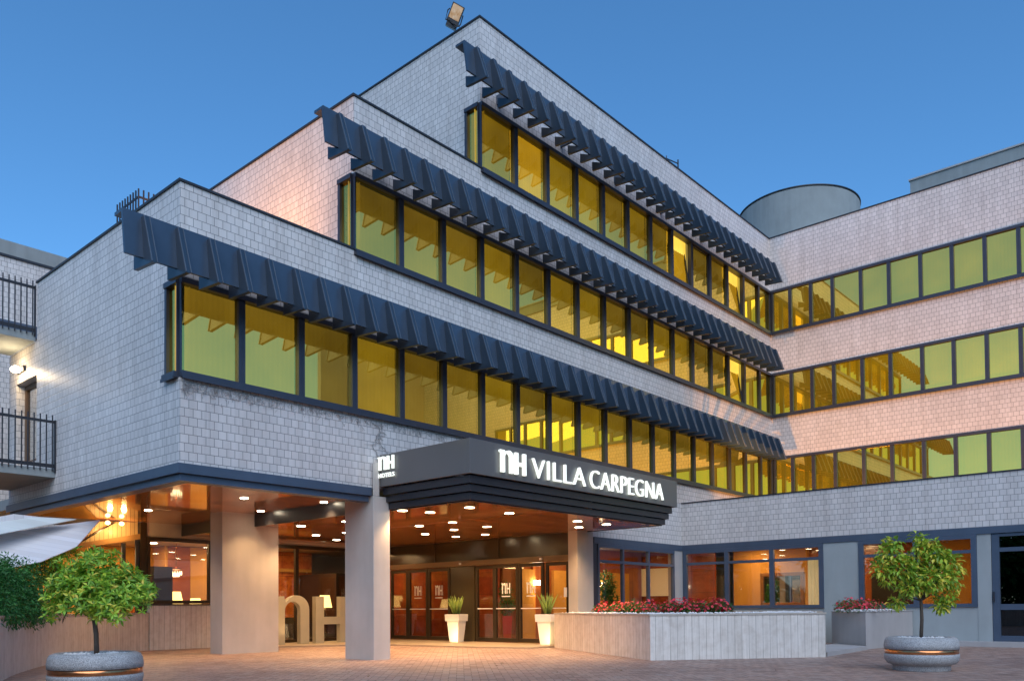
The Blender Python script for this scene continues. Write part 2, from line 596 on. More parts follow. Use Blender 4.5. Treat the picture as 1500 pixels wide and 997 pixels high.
# ------------------------------------------------------------------ ground
g = MB()
g.face([(-600, -600, 0), (900, -600, 0), (900, 900, 0), (-600, 900, 0)])
tag(g.build("ground", simple("mortar_bed", (.16, .125, .11), .8, 0, .25, 8)), None, None, kind="structure")
pv = MB()
W = .115; gap = .008
ca, sa = math.cos(R(45)), math.sin(R(45))
N = 300
for i in range(-N, N):
    for j in range(-N, N):
        k = (i - j) % 4
        if k == 0: a0, b0, a1, b1 = i, j, i + 2, j + 1
        elif k == 3: a0, b0, a1, b1 = i, j, i + 1, j + 2
        else: continue
        cx, cy = (a0 + a1) * .5 * W, (b0 + b1) * .5 * W
        x, y = 14 + cx * ca - cy * sa, 11 + cx * sa + cy * ca
        if not (1.5 < x < 26 and -1 < y < 21.1): continue
        dpt = x * FW.x + y * FW.y; lat = x * RT.x + y * RT.y
        if dpt < 6.5 or abs(lat) > dpt * .72 + 1: continue
        if x > 22.6 and y < 13: continue
        if x > 17.4 and y > 13: continue
        zz = .004 + random.uniform(0, .0025)
        tx, ty = random.uniform(-.006, .006), random.uniform(-.006, .006)
        pts = []
        for (a, b) in ((a0 * W + gap / 2, b0 * W + gap / 2), (a1 * W - gap / 2, b0 * W + gap / 2), (a1 * W - gap / 2, b1 * W - gap / 2), (a0 * W + gap / 2, b1 * W - gap / 2)):
            pts.append((14 + a * ca - b * sa, 11 + a * sa + b * ca, zz + (a - cx) * tx + (b - cy) * ty))
        pv.face(pts)
tag(pv.build("paving", mat_bricks()), None, None, kind="structure")
pl = MB()
pl.prism([(11.6, 21.15), (12.2, 19.55), (13.9, 18.6), (14.9, 17.6), (15.2, 14.6), (15.6, 13.2), (17.4, 13.2), (17.4, 21.15)], .001, .045)
tag(pl.build("entrance_step", simple("pale_stone_step", (.36, .29, .21), .5, 0, .2, 3)), None, None, kind="structure")

# ------------------------------------------------------------------ hotel building
XC, YF, X1, X2, X3, X5 = 29.48, 13.0, 6.53, 10.10, 13.76, 22.735
ZS = (4.859, 8.016, 11.113)
ZT = (6.518, 9.657, 12.766)
ZR = 14.79
hotel = thing("hotel_building", "large stepped hotel building faced in pale square tiles with gold window bands", "building", (X1, YF, 0))
def part(mb, name, mat, **k):
    return mb.build(name, mat, hotel, **k)
T = .25
# front facade F (faces -Y)
def fwall(x0, x1, z0, z1, name="wall", mat=TILE):
    m = MB(); m.box(x0, x1, YF, YF + T, z0, z1); return part(m, name, mat)
fwall(X1, 17.99, 3.44, ZS[0] - .002)
fwall(18.0, X5, 2.902, ZS[0] - .002)
fwall(X5, XC, 4.05, ZS[0] - .002)
fwall(X1, XC, ZT[0], ZS[1] - .002)
fwall(X2, XC, ZT[1], ZS[2] - .002)
fwall(X3, XC, ZT[2], ZR - .04)
# side walls L (face -X)
NW = .49
def lwall(x, y0, y1, z0, z1, name="wall", mat=TILE, th=T):
    m = MB(); m.box(x, x + th, y0, y1, z0, z1); return part(m, name, mat)
y0 = YF + T
lwall(X1, y0, 21.07, 3.44, 4.27)
lwall(X1, y0, 19.38, 4.27, ZS[0] - .002)
lwall(X1, YF + NW, 19.38, ZS[0], ZT[0])
lwall(X1, 20.62, 21.07, 4.27, 6.13)
lwall(X1, 19.38, 21.07, 6.13, 6.86)
lwall(X1, y0, 19.38, ZT[0], 8.11)
fw_ = MB(); fw_.box(X1, X2, YF, YF + T, ZS[1] - .001, 8.11); part(fw_, "wall", TILE)
lwall(X2, y0, 25.0, 7.6, ZS[1]); lwall(X2, YF + NW, 25.0, ZS[1], ZT[1]); lwall(X2, y0, 25.0, ZT[1], 11.20)
fw_ = MB(); fw_.box(X2, X3, YF, YF + T, ZS[2] - .001, 11.20); part(fw_, "wall", TILE)
lwall(X3, y0, 26.0, 10.8, ZS[2]); lwall(X3, YF + NW, 26.0, ZS[2], ZT[2]); lwall(X3, y0, 26.0, ZT[2], ZR - .04)
# right wing R (faces -X)
YE = -6.0
lwall(XC, YE, YF, 4.05, ZS[0] - .002)
lwall(XC, YE, YF, ZT[0], ZS[1] - .002)
lwall(XC, YE, YF, ZT[1], ZS[2] - .002)
lwall(XC, YE, YF, ZT[2], ZR - .04)
# ground floor block on the right
lwall(X5, YE, YF, 2.902, 4.20)
# copings
def coping(x0, x1, y0, y1, z0, z1):
    m = MB(); m.box(x0, x1, y0, y1, z0, z1); part(m, "coping", COPE)
o_ = .03
coping(X1 - o_, X2 - .001, YF - o_, YF + T + .03, 8.112, 8.152)
coping(X1 - o_, X1 + T + .03, YF + T + .032, 19.40, 8.112, 8.152)
coping(X2 - o_, X3 - .001, YF - o_, YF + T + .03, 11.202, 11.242)
coping(X2 - o_, X2 + T + .03, YF + T + .032, 25.0, 11.202, 11.242)
coping(X3 - o_, XC + T, YF - o_, YF + T + .03, ZR - .038, ZR)
coping(X3 - o_, X3 + T + .03, YF + T + .032, 26.0, ZR - .038, ZR)
coping(XC - o_, XC + T + .03, YE, YF - o_ - .002, ZR - .038, ZR)
coping(X5 - o_, X5 + T + .03, YE, YF - .002, 4.202, 4.232)
# roofs / slabs
def slab(x0, x1, y0, y1, z0, z1, mat=ROOFM, name="roof"):
    m = MB(); m.box(x0, x1, y0, y1, z0, z1); part(m, name, mat)
slab(X1 + T + .002, X2 - .002, YF + T + .002, 19.36, 7.4, 7.6)
slab(X2 + T + .002, X3 - .002, YF + T + .002, 24.9, 10.5, 10.7)
slab(X3 + T + .002, XC + 12, YF + T + .002, 25.9, 14.2, 14.4)
slab(XC + T + .002, XC + 12, YE, YF + T, 14.2, 14.4)
slab(X5 + T + .002, XC - .002, YE, YF - .002, 3.7, 3.9)
slab(X1 + T + .002, XC - .3, YF + T + .8, 24.9, 3.45, 3.7, CONC, "floor_slab")
slab(X1 + T + .002, XC, YF + T + .8, 19.3, 6.7, 6.9, CONC, "floor_slab")
slab(X2 + T + .002, XC, YF + T + .8, 24.8, 9.9, 10.1, CONC, "floor_slab")
# ends of the volumes
lwall(XC + 12, YE, 26.0, 0, ZR - .05, mat=CONCL)
m = MB(); m.box(X3 + T + .002, XC + 11.99, 25.75, 26.0, 0, ZR - .06); part(m, "wall", CONCL)
m = MB(); m.box(X5 + T, XC + 11.99, YE - .25, YE, 0, ZR - .06); part(m, "wall", CONCL)
# blue-grey bands under the walls
def band(x0, x1, y0, y1, z0, z1, name="soffit_band"):
    m = MB(); m.box(x0, x1, y0, y1, z0, z1); part(m, name, BLUE)
band(X1 - .05, 10.48, YF - .05, YF + T, 3.276, 3.438)
band(X1 - .05, X1 + T, YF + T + .002, 21.09, 3.276, 3.438)
band(X1 + .02, 10.46, YF + .02, YF + T, 3.16, 3.274)
band(X1 + .02, X1 + T, YF + T + .002, 21.05, 3.16, 3.274)
band(18.03, X5 - .052, YF - .05, YF + T, 2.732, 2.90)
band(X5 - .05, X5 + T, YE, YF + T, 2.732, 2.90)

# window bands ------------------------------------------------------
wcount = [0]
def window(o, u, n, w, z0, z1, kind=0, sash=False, tilt=0, lm=.06, rm=.06, pane_mat=None, curtain=True, top=.09, bot=.10, frame_mat=None, out=.05, transom=None):
    """One bay: o = start point on the wall line at z=0, u along, n outwards."""
    o = Vector(o); u = Vector(u); n = Vector(n)
    f = MB()
    f.frm(o, u, n, 0.002, lm, -.10, out * .6, z0 + bot, z1 - top)
    f.frm(o, u, n, w - rm, w - .002, -.10, out * .6, z0 + bot, z1 - top)
    f.frm(o, u, n, 0, w, -.12, out, z1 - top, z1)
    f.frm(o, u, n, 0, w, -.12, out + .03, z0, z0 + bot)
    f.frm(o, u, n, 0, w, out + .032, out + .05, z0 - .03, z0 + .02)
    if transom:
        f.frm(o, u, n, lm, w - rm, -.09, out * .5, transom, transom + .09)
    fr = part(f, "window", frame_mat or FRAME)
    a0, a1, b0, b1 = lm, w - rm, z0 + bot, z1 - top
    s = .0
    if sash:
        sm = MB()
        s = .055
        for (p, q, r_, t_) in ((a0, a0 + s, b0, b1), (a1 - s, a1, b0, b1), (a0 + s, a1 - s, b0, b0 + s), (a0 + s, a1 - s, b1 - s, b1)):
            sm.frm(o, u, n, p + .002, q - .002, -.07, -.025, r_, t_)
        if tilt:
            piv = o + u * a0 + Vector((0, 0, b0)) + n * -.05
            rot = Matrix.Rotation(tilt, 3, u)
            sm.v = [tuple(piv + rot @ (Vector(v) - piv)) for v in sm.v]
        sm.build("sash", FRAME, fr)
    spans = [(b0, b1)] if not transom else [(b0, transom), (transom + .09, b1)]
    for (q0, q1) in spans:
        p = MB()
        j = [random.uniform(-.004, .004) for _ in range(4)]
        P = [o + u * (a0 + s) + n * (-.03 + j[0]) + Vector((0, 0, q0 + s * .9)), o + u * (a1 - s) + n * (-.03 + j[1]) + Vector((0, 0, q0 + s * .9)),
             o + u * (a1 - s) + n * (-.03 + j[0] + j[1] + j[2] * .3) + Vector((0, 0, q1 - s * .9)), o + u * (a0 + s) + n * (-.03 + j[0] * 2 + j[2] * .3) + Vector((0, 0, q1 - s * .9))]
        if tilt:
            P = [piv + rot @ (v - piv) for v in P]
        p.face(P)
        p.build("pane", pane_mat or GOLD, fr)
    if curtain:
        c = MB()
        xs = 18
        def cp(k, z):
            a = .01 + (w - .02) * k / xs
            return o + u * a + n * (-.20 - .004 * (k % 2)) + Vector((0, 0, z))
        for k in range(xs):
            c.face([cp(k, z0 + .06), cp(k + 1, z0 + .06), cp(k + 1, z1 - .05), cp(k, z1 - .05)])
        c.build("curtain", CURT[kind], fr)
    return fr
grid = [7.64 + 1.2255 * k for k in range(18)]
UX, NF = (1, 0, 0), (0, -1, 0)
UL, NL = (0, -1, 0), (-1, 0, 0)
lit = {(2, 1): 2, (2, 0): 3, (2, 2): 3, (2, 3): 3, (2, 6): 0, (1, 3): 3, (0, 3): 3, (0, 4): 0, (0, 6): 3, (1, 5): 3, (1, 2): 0}
for lv, xs0 in enumerate((X1, X2, X3)):
    z0, z1 = ZS[lv], ZT[lv]
    edges = [xs0] + [x for x in grid if x > xs0 + .4] + [XC]
    for b in range(len(edges) - 1):
        a, e = edges[b], edges[b + 1]
        kind = lit.get((lv, b), random.choice((0, 0, 1, 1, 3)))
        sash = False; tilt = 0
        mid = (a + e) / 2
        if (lv == 2 and 22.4 < mid < 23.5) or (lv > 0 and 26.1 < mid < 27.2):
            sash = True; tilt = R(-9); kind = 2
        elif lv == 2 and 23.6 < mid < 24.7:
            sash = True; kind = 1
        window((a, YF, 0), UX, NF, e - a, z0, z1, kind, sash, tilt, lm=.02 if b == 0 else .065, rm=.065)
    # narrow return pane on the side wall
    window((xs0, YF + NW, 0), UL, NL, NW - .052, z0, z1, 0, lm=.07, rm=.02)
    # wing bays
    we = [YF - .06, 12.22, 11.47, 10.67, 9.71, 8.76, 7.78, 6.81, 5.88, 4.93, 3.97, 3.0, 2.0, 1.0, 0.0, -1.0]
    for b in range(len(we) - 1):
        window((XC, we[b], 0), UL, NL, we[b] - we[b + 1], z0, z1, (1, 3, 0)[lv] if b > 2 else 0, lm=.05 if b % 2 else .07, rm=.07 if b % 2 == 0 else .05)
    lwall(XC, YE, -1.0, z0 + .001, z1 - .001)

# sun shades ---------------------------------------------------------
for lv, xs0 in enumerate((X1, X2, X3)):
    zp = ZS[lv] + 2.131
    xl = xs0 - 1.25; xr = 28.32
    m = MB()
    t_ = .05
    # fascia board leaning slightly outwards at the bottom, with a folded top flange
    sec = [(12.28, zp), (12.19, zp - .70), (12.235, zp - .70), (12.325, zp - .05), (12.55, zp - .05), (12.55, zp)]
    m.extr([(xl, y, z) for y, z in sec], (xr - xl, 0, 0))
    # brackets back to the wall
    for k in range(int((xr - xs0) / 2.45)):
        xb = xs0 + .55 + 2.45 * k
        m.box(xb, xb + .06, 12.56, YF - .002, zp - .30, zp - .08)
    sh = part(m, "sun_shade", SHADE)
    n = 0
    x = xl + .31
    while x < xr - .05 and n < 60:
        f = MB()
        prof = [(12.283, zp - .055), (12.165, zp - .055), (11.905, zp - .80), (11.905, zp - .835), (12.52, zp - .79), (12.52, zp - .56), (12.20, zp - .70)]
        f.extr([(x - .034, y, z) for y, z in prof], (.068, 0, 0))
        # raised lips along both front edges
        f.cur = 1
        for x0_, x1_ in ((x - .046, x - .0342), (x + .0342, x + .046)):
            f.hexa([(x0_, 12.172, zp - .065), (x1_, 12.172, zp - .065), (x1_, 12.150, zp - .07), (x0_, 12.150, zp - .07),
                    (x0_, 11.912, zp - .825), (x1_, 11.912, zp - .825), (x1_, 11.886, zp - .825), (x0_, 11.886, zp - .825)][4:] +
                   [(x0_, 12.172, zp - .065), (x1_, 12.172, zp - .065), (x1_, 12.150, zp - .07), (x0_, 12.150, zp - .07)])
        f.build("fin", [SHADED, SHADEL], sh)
        x += .524; n += 1

# columns ------------------------------------------------------------
m = MB(); m.box(9.87, 11.35, 17.61, 18.15, 0, 3.30); part(m, "column", COLM)
m = MB(); m.box(10.50, 10.925, 12.93, 13.85, 0, 3.276)
m.box(10.50, 10.66, 12.93, YF - .052, 3.277, 3.95); part(m, "column", COLM, bevel=.008)
m = MB(); m.box(17.27, 17.97, 12.95, 13.25, 0, 3.02); part(m, "column", BEIGE)
m = MB(); m.box(17.98, 18.20, 12.98, 13.25, 0, 2.90); part(m, "column", FRAME)

# ceilings of the covered forecourt --------------------------------------
m = MB(); m.box(X1 + .26, 10.74, YF + .26, 21.4, 3.30, 3.36); part(m, "ceiling", WOODC)
m = MB(); m.box(10.742, 17.44, YF + .002, 21.4, 3.02, 3.08); part(m, "ceiling", WOODC)
m = MB(); m.box(10.70, 10.74, YF + .87, 21.4, 3.00, 3.298); part(m, "ceiling_edge", SLATM)
m = MB(); m.box(17.442, 18.0, YF + .26, 13.6, 3.02, 3.08); part(m, "ceiling", WOODC)

# lobby front (Y = 21.2) ---------------------------------------------------
YL = 21.2
m = MB(); m.box(9.72, 17.44, YL, YL + .15, 2.94, 3.30); part(m, "wall", BEIGE)
def gframe(name, o, u, n, w, z0, z1, muls, transom=None, mat=FRAME, pane=CLEAR, th=.07, handle=False):
    f = MB()
    f.frm(o, u, n, 0, w, -.06, .05, z1 - .10, z1); f.frm(o, u, n, 0, w, -.06, .05, z0, z0 + .09)
    ed = [0] + list(muls) + [w]
    for k, e in enumerate(ed):
        lo, hi = e - th / 2, e + th / 2
        if k == 0: lo, hi = 0, th
        if k == len(ed) - 1: lo, hi = w - th, w
        f.frm(o, u, n, lo, hi, -.055, .045, z0 + .09, z1 - .10)
    if transom:
        for k in range(len(ed) - 1):
            f.frm(o, u, n, ed[k] + th / 2 + (th / 2 if k == 0 else 0), ed[k + 1] - th / 2 - (th / 2 if k == len(ed) - 2 else 0), -.05, .04, transom, transom + .08)
    fr = part(f, name, mat)
    ov, uv, nv = Vector(o), Vector(u), Vector(n)
    for k in range(len(ed) - 1):
        spans = [(z0 + .09, z1 - .10)] if not transom else [(z0 + .09, transom), (transom + .08, z1 - .10)]
        for q0, q1 in spans:
            p = MB()
            p.frm(o, u, n, ed[k] + th / 2 + .001, ed[k + 1] - th / 2 - .001, -.01, .002, q0 + .001, q1 - .001)
            p.build("pane", pane, fr)
    return fr
gframe("window", (9.77, YL, 0), UX, NF, 1.75, 1.20, 2.93, [], mat=BRONZE)
gframe("window", (11.53, YL, 0), UX, NF, 5.88, .05, 2.93, [2.75], mat=BRONZE, th=.11)
m = MB(); m.box(9.60, 9.762, YL - .02, YL + .3, 0, 3.29); part(m, "door_post", BRONZE)

# entrance doors (X = 17.45, facing -X) -------------------------------------
XD = 17.45
def dpart(y0, y1, z0, z1, x0, x1, name, mat):
    m = MB(); m.box(x0, x1, y0, y1, z0, z1); return part(m, name, mat)
dpart(13.26, 21.19, 2.42, 3.019, XD + .03, XD + .12, "head_panel", BRONZEP)
for ys in (15.9, 18.55):
    dpart(ys, ys + .03, 2.43, 3.015, XD + .015, XD + .028, "panel_joint", BRONZE)
dpart(13.25, 21.18, 2.26, 2.415, XD - .10, XD + .12, "door_head", simple("bronze_header", (.16, .10, .05), .3, .4, .2, 2))
dpart(16.86, 17.86, .05, 2.255, XD, XD + .06, "wall_panel", BRONZEP)
dpart(13.26, 13.36, .05, 2.255, XD, XD + .1, "door_post", BRONZE)
def door_leaf(ya, yb, x=XD, logo=False):
    o = (x, ya, .06)
    f = MB(); w = ya - yb
    f.frm(o, UL, NL, 0, .085, -.05, .02, 0, 2.19); f.frm(o, UL, NL, w - .085, w, -.05, .02, 0, 2.19)
    f.frm(o, UL, NL, .086, w - .086, -.049, .019, 2.09, 2.188); f.frm(o, UL, NL, .086, w - .086, -.049, .019, .002, .11)
    d = part(f, "entrance_door", BRONZE)
    p = MB(); p.frm(o, UL, NL, .087, w - .087, -.018, -.008, .112, 2.088); p.build("pane", CLEAR, d)
    b = MB(); b.frm(o, UL, NL, .09, w - .09, .021, .032, .93, .955); b.build("push_bar", WHITE, d)
    if logo:
        l = MB()
        nh_letters(l, Vector((x - .012, ya - w * .5 + .16, 1.42)), Vector((0, -1, 0)), .32, .30, Vector((-.003, 0, 0)))
        l.frm((x - .011, ya - w * .5 + .16, 1.42), UL, NL, 0, .32, 0, .003, -.09, -.06)
        l.build("logo", WHITE, d)
    return d

def n_outline(w, h, spur):
    """outline of the rounded letter with a spur at top left; x 0..w is the body, spur to the left"""
    st = w * .27
    pts = [(-spur, h), (st * .95, h), (st * .95, h * .955)]
    # outer arch from stem to right stem
    cx = (st * .95 + w) / 2; rx = w - cx; top = h * 1.02; ry = h * .30
    for k in range(0, 13):
        a = math.pi * (1 - k / 12) * .78 + 0
        a = math.pi * .82 * (1 - k / 12)
        pts.append((cx + rx * math.cos(a), top - ry + ry * math.sin(a)))
    pts += [(w, 0), (w - st, 0)]
    ix = (st + (w - st)) / 2; irx = (w - st - st) / 2
    for k in range(0, 13):
        a = math.pi * k / 12
        pts.append((ix + irx * math.cos(a), h * .70 + irx * math.sin(a) * 1.0))
    pts += [(st, 0), (0, 0), (0, h * .90), (-spur, h * .90)]
    return pts
def h_outlines(w, h):
    st = w * .25
    return [[(0, 0), (st, 0), (st, h), (0, h)], [(w - st, 0), (w, 0), (w, h), (w - st, h)], [(st, h * .40), (w - st, h * .40), (w - st, h * .56), (st, h * .56)]]
def nh_letters(mb, o, u, wtot, h, depth):
    """n and H side by side, extruded; wtot is the width of both"""
    wn_, wh_ = wtot * .46, wtot * .42
    mb.extr([o + u * (p[0] + wtot * .04) + Vector((0, 0, p[1])) for p in n_outline(wn_, h, wtot * .05)], depth)
    for poly in h_outlines(wh_, h):
        mb.extr([o + u * (p[0] + wtot * .58) + Vector((0, 0, p[1])) for p in poly], depth)

door_leaf(20.62, 19.80, XD + .02)
door_leaf(19.78, 18.88, XD + .02, True)
door_leaf(18.86, 17.90, XD + .02, True)
door_leaf(16.82, 16.05, XD + .02)
door_leaf(16.03, 15.12, XD - .04, True)
door_leaf(15.10, 14.20, XD - .04, True)
door_leaf(14.18, 13.38, XD + .02)
m = MB(); m.box(XD - .06, XD - .041, 13.40, 13.50, 1.30, 1.55); part(m, "call_panel", WHITE)
m = MB(); m.box(XD - .14, XD - .102, 14.20, 14.27, 2.31, 2.37); m.box(XD - .14, XD - .102, 17.3, 17.36, 2.30, 2.36); part(m, "door_sensor", WHITE)

# ground floor windows right of the entrance ---------------------------------
gframe("window", (18.21, YF, 0), UX, NF, 4.0, .94, 2.73, [1.22, 2.56], 2.22, mat=BLUE)
m = MB(); m.box(22.23, X5 - .002, YF - .03, YF + .2, 0, 2.73); part(m, "column", CONCL)
m = MB(); m.box(18.21, 22.22, YF + .01, YF + .2, 0, .938); part(m, "wall", GREYR)
gframe("window", (X5, 12.95, 0), UL, NL, 4.35, .95, 2.73, [1.46, 2.86], 2.28, mat=BLUE, th=.13)
lwall(X5 - .02, 7.66, 8.598, 0, 2.73, "pillar", GREYR)
gframe("window", (X5, 7.655, 0), UL, NL, 2.82, .95, 2.73, [1.42], 2.28, mat=BLUE, th=.13)
lwall(X5 - .02, 4.53, 4.833, 0, 2.73, "pillar", GREYR)
lwall(X5 - .012, 4.835, 7.655, 0, .948, "wall", GREYR)
lwall(X5, 8.60, 12.98, 0, .948, "wall", GREYR)
# dark glazed side door
o = (X5 + .05, 4.52, .12)
f = MB()
f.frm(o, UL, NL, 0, .16, -.05, .06, 0, 2.60); f.frm(o, UL, NL, 1.5, 1.62, -.05, .06, 0, 2.60)
f.frm(o, UL, NL, .161, 1.499, -.05, .055, 2.16, 2.26); f.frm(o, UL, NL, .161, 1.499, -.05, .055, 2.53, 2.60)
f.frm(o, UL, NL, .161, 1.499, -.05, .055, .76, .90); f.frm(o, UL, NL, .161, 1.499, -.05, .055, 0, .14)
d = part(f, "side_door", BLUE)
for q0, q1 in ((.141, .759), (.901, 2.159), (2.261, 2.529)):
    p = MB(); p.frm(o, UL, NL, .162, 1.498, -.02, -.01, q0, q1); p.build("pane", DARKGLASS, d)
m = MB(); m.frm(o, UL, NL, .02, .05, .062, .10, .95, 1.2); m.build("handle", COPE, d)
lwall(X5, YE, 2.88, 0, 2.73, "wall", GREYR)
m = MB(); m.box(X5 - .55, X5 + .04, 2.9, 6.2, .002, .12); part(m, "door_step", CONCL)

# ------------------------------------------------------------------ interiors
def iwall(x0, x1, y0, y1, z0, z1, mat, name="interior_wall"):
    m = MB(); m.box(x0, x1, y0, y1, z0, z1); return part(m, name, mat)
# floors and ceilings
iwall(8.0, XD - .02, YL + .16, 27, -.02, .03, INFLOOR, "interior_floor")
iwall(XD + .13, 30, YF + .26, 27, -.02, .03, INFLOOR, "interior_floor")
iwall(X5 + .27, 30, -1, YF + .25, -.02, .03, INFLOOR, "interior_floor")
iwall(9.7, XD + .1, YL + .16, 27, 3.0, 3.06, INCEIL, "interior_ceiling")
iwall(XD + .13, 30, YF + .26, 27, 3.0, 3.06, INCEIL, "interior_ceiling")
iwall(X5 + .27, 30, -1, YF + .25, 2.95, 3.01, INCEIL, "interior_ceiling")
# lobby behind the letters
iwall(13.5, 17.2, 24.6, 24.75, .03, 2.99, ORMARB)
iwall(11.99, 12.7, 24.6, 24.75, .03, 2.99, RUSTW)
iwall(12.71, 13.49, 24.6, 24.75, .03, 2.99, ORWALL)
iwall(13.5, 17.1, 24.45, 24.59, 2.3, 2.42, ORWALL)
iwall(16.55, 17.40, 22.3, 24.4, .03, 2.2, DARKW)
iwall(12.3, 16.5, 24.30, 24.59, .031, .75, DARKW)
iwall(8.0, 11.9, 25.9, 26.05, .03, 2.2, RUSTW)
iwall(8.0, 11.9, 25.92, 26.05, 2.201, 2.99, ORWALL)
iwall(10.4, 11.15, 22.6, 23.1, .03, 2.25, DARKW)
iwall(11.9, 11.98, 24.6, 27, .03, 2.99, ORWALL)
# behind the doors
iwall(21.0, 21.15, 16.7, 22, .03, 2.99, REDWALL)
iwall(19.6, 19.7, 16.4, 17.4, .03, 2.6, ORMARB)
iwall(26.0, 26.1, 13.6, 22, .03, 2.99, REDWALL)
iwall(17.6, 29.9, 21.6, 21.75, .03, 2.99, REDWALL)
iwall(25.2, 25.6, 15.0, 17.2, .031, 1.1, DARKW)
iwall(25.9, 25.99, 15.4, 17.0, 1.4, 2.4, emitter("lit_alcove", (1.0, .62, .22), .07), "lit_panel")
# behind the front-right windows
iwall(18.3, 25.9, 16.5, 16.62, .03, 2.99, RUSTW)
for xx, ww in ((18.9, .75), (20.6, 1.3), (22.3, 1.2), (24.0, .9)):
    iwall(xx, xx + ww, 16.38, 16.49, .03, 2.2, ORWALL)
# behind the right block
iwall(26.8, 26.95, 5.0, 13.2, .03, 2.94, RUSTW)
iwall(26.6, 26.79, 10.6, 13.2, .03, 2.94, ORWALL)
iwall(26.6, 26.79, 5.2, 7.2, .03, 2.94, ORWALL)
iwall(26.62, 26.78, 7.3, 8.6, .03, 2.0, DARKW)
iwall(X5 + .3, 26.8, 4.9, 5.0, .03, 2.94, ORWALL)
iwall(X5 + .3, 29, 3.0, 3.1, .03, 2.9, DARKW)
iwall(25.5, 25.6, 2.9, 4.88, .03, 2.9, DARKW)
WARM = (1.0, .58, .24)
def ceil_lamp(x, y, z, e, s=.5):
    m = MB(); m.lathe((x, y, z - .012), [(.09, 0), (.11, .004), (.11, .012)], 16); part(m, "downlight", LAMPON)
    area_light("room_light", (x, y, z - .03), e, WARM, s, s)
for x, y in ((12.9, 22.3), (14.6, 22.9), (16.1, 22.4), (13.8, 23.7), (10.6, 22.2), (10.2, 24.6), (11.2, 23.9)):
    ceil_lamp(x, y, 3.0, 13)
for x, y in ((19.2, 14.6), (21.0, 14.9), (19.0, 18.5), (19.3, 20.2), (20.2, 15.6), (23.6, 14.7), (23.5, 18)):
    ceil_lamp(x, y, 3.0, 13)
for x, y in ((24.4, 11.6), (24.6, 9.4), (25.6, 9.0), (24.4, 6.6), (25.8, 12.2)):
    ceil_lamp(x, y, 2.95, 11)
# sconces with light cones
for x in (19.55, 19.75, 22.95, 23.15):
    m = MB(); m.tube([(x, 16.30, 1.72), (x, 16.30, 1.86)], .04, 10); part(m, "wall_sconce", LAMPW)
    spot_light("sconce_light", (x, 16.26, 1.70), (x, 16.36, .3), 8, WARM, R(60), .5, .02)

# downlights under the front block; the last two are unseen ones added for light
for x, y in ((10.46, 16.95), (10.52, 14.6), (9.0, 15.2), (8.6, 18.6)):
    m = MB(); m.lathe((x, y, 3.288), [(.055, 0), (.075, .003), (.075, .011)], 20); part(m, "downlight", LAMPW)
    spot_light("downlight_beam", (x, y, 3.27), (x, y, 0), 42, (1, .60, .28), R(115), .7, .05)
# lower ceiling behind the canopy
for x, y in ((11.52, 16.9), (13.24, 18.73), (13.37, 17.58), (14.56, 19.6), (11.64, 15.3)):
    m = MB(); m.lathe((x, y, 3.008), [(.075, .007), (.10, .009), (.10, .0115)], 20); part(m, "downlight", LAMPW)
    spot_light("downlight_beam", (x, y, 2.99), (x, y, 0), 60, (1, .60, .28), R(125), .7, .05)

# ------------------------------------------------------------------ entrance canopy
can = thing("entrance_canopy", "dark grey projecting entrance canopy with stepped slats and warm lit wooden underside", "canopy", (10.68, 10.41, 3.0))
cx0, cx1, cy0 = 10.68, 18.0, 10.41
m = MB()
m.box(cx0, cx1, cy0, cy0 + .06, 3.47, 4.11)
m.box(cx0, cx0 + .06, cy0 + .062, YF - .052, 3.47, 4.11)
m.box(cx1 - .06, cx1, cy0 + .062, YF - .052, 3.47, 4.11)
m.build("fascia", FASCIA, can, bevel=.006)
m = MB(); m.box(cx0 + .062, cx1 - .062, cy0 + .062, YF - .054, 3.98, 4.06); m.build("roof", ROOFM, can)
for k, (d, za, zb) in enumerate(((.09, 3.315, 3.465), (.15, 3.175, 3.312), (.215, 3.035, 3.172))):
    m = MB()
    m.box(cx0 + d, cx1 - d, cy0 + d, cy0 + d + .05, za, zb - .012)
    m.box(cx0 + d, cx0 + d + .05, cy0 + d + .052, YF - .056, za, zb - .012)
    m.box(cx1 - d - .05, cx1 - d, cy0 + d + .052, YF - .056, za, zb - .012)
    # recessed shadow gap above each slat
    m.box(cx0 + d + .03, cx1 - d - .03, cy0 + d + .03, cy0 + d + .049, zb - .0118, zb)
    m.build("slat", SLATM, can)
m = MB(); m.box(cx0 + .30, cx1 - .30, cy0 + .30, YF - .001, 3.02, 3.07); m.build("ceiling", WOODC, can)
m = MB()
m.box(cx0 + .27, cx1 - .27, cy0 + .27, cy0 + .298, 3.01, 3.16); m.box(cx0 + .27, cx0 + .298, cy0 + .30, YF - .06, 3.01, 3.16); m.box(cx1 - .298, cx1 - .27, cy0 + .30, YF - .06, 3.01, 3.16)
m.build("inner_edge", SLATM, can)
for x, y in ((11.75, 11.47), (11.77, 12.64), (13.05, 11.57), (16.61, 12.4), (15.42, 11.55), (16.5, 11.49), (11.15, 12.8)):
    m = MB(); m.lathe((x, y, 3.008), [(.075, .007), (.10, .009), (.10, .0115)], 20); m.build("downlight", LAMPON, can)
    spot_light("downlight_beam", (x, y, 2.99), (x, y, 0), 60, (1, .60, .28), R(125), .7, .05)
for x, y in ((13.53, 14.92), (13.52, 13.76), (14.83, 15.04), (14.85, 13.9), (16.42, 15.44), (16.3, 16.46), (15.13, 16.45)):
    m = MB(); m.lathe((x, y, 3.008), [(.075, .007), (.10, .009), (.10, .0115)], 20); part(m, "downlight", LAMPON)
    spot_light("downlight_beam", (x, y, 2.99), (x, y, 0), 60, (1, .60, .28), R(125), .7, .05)

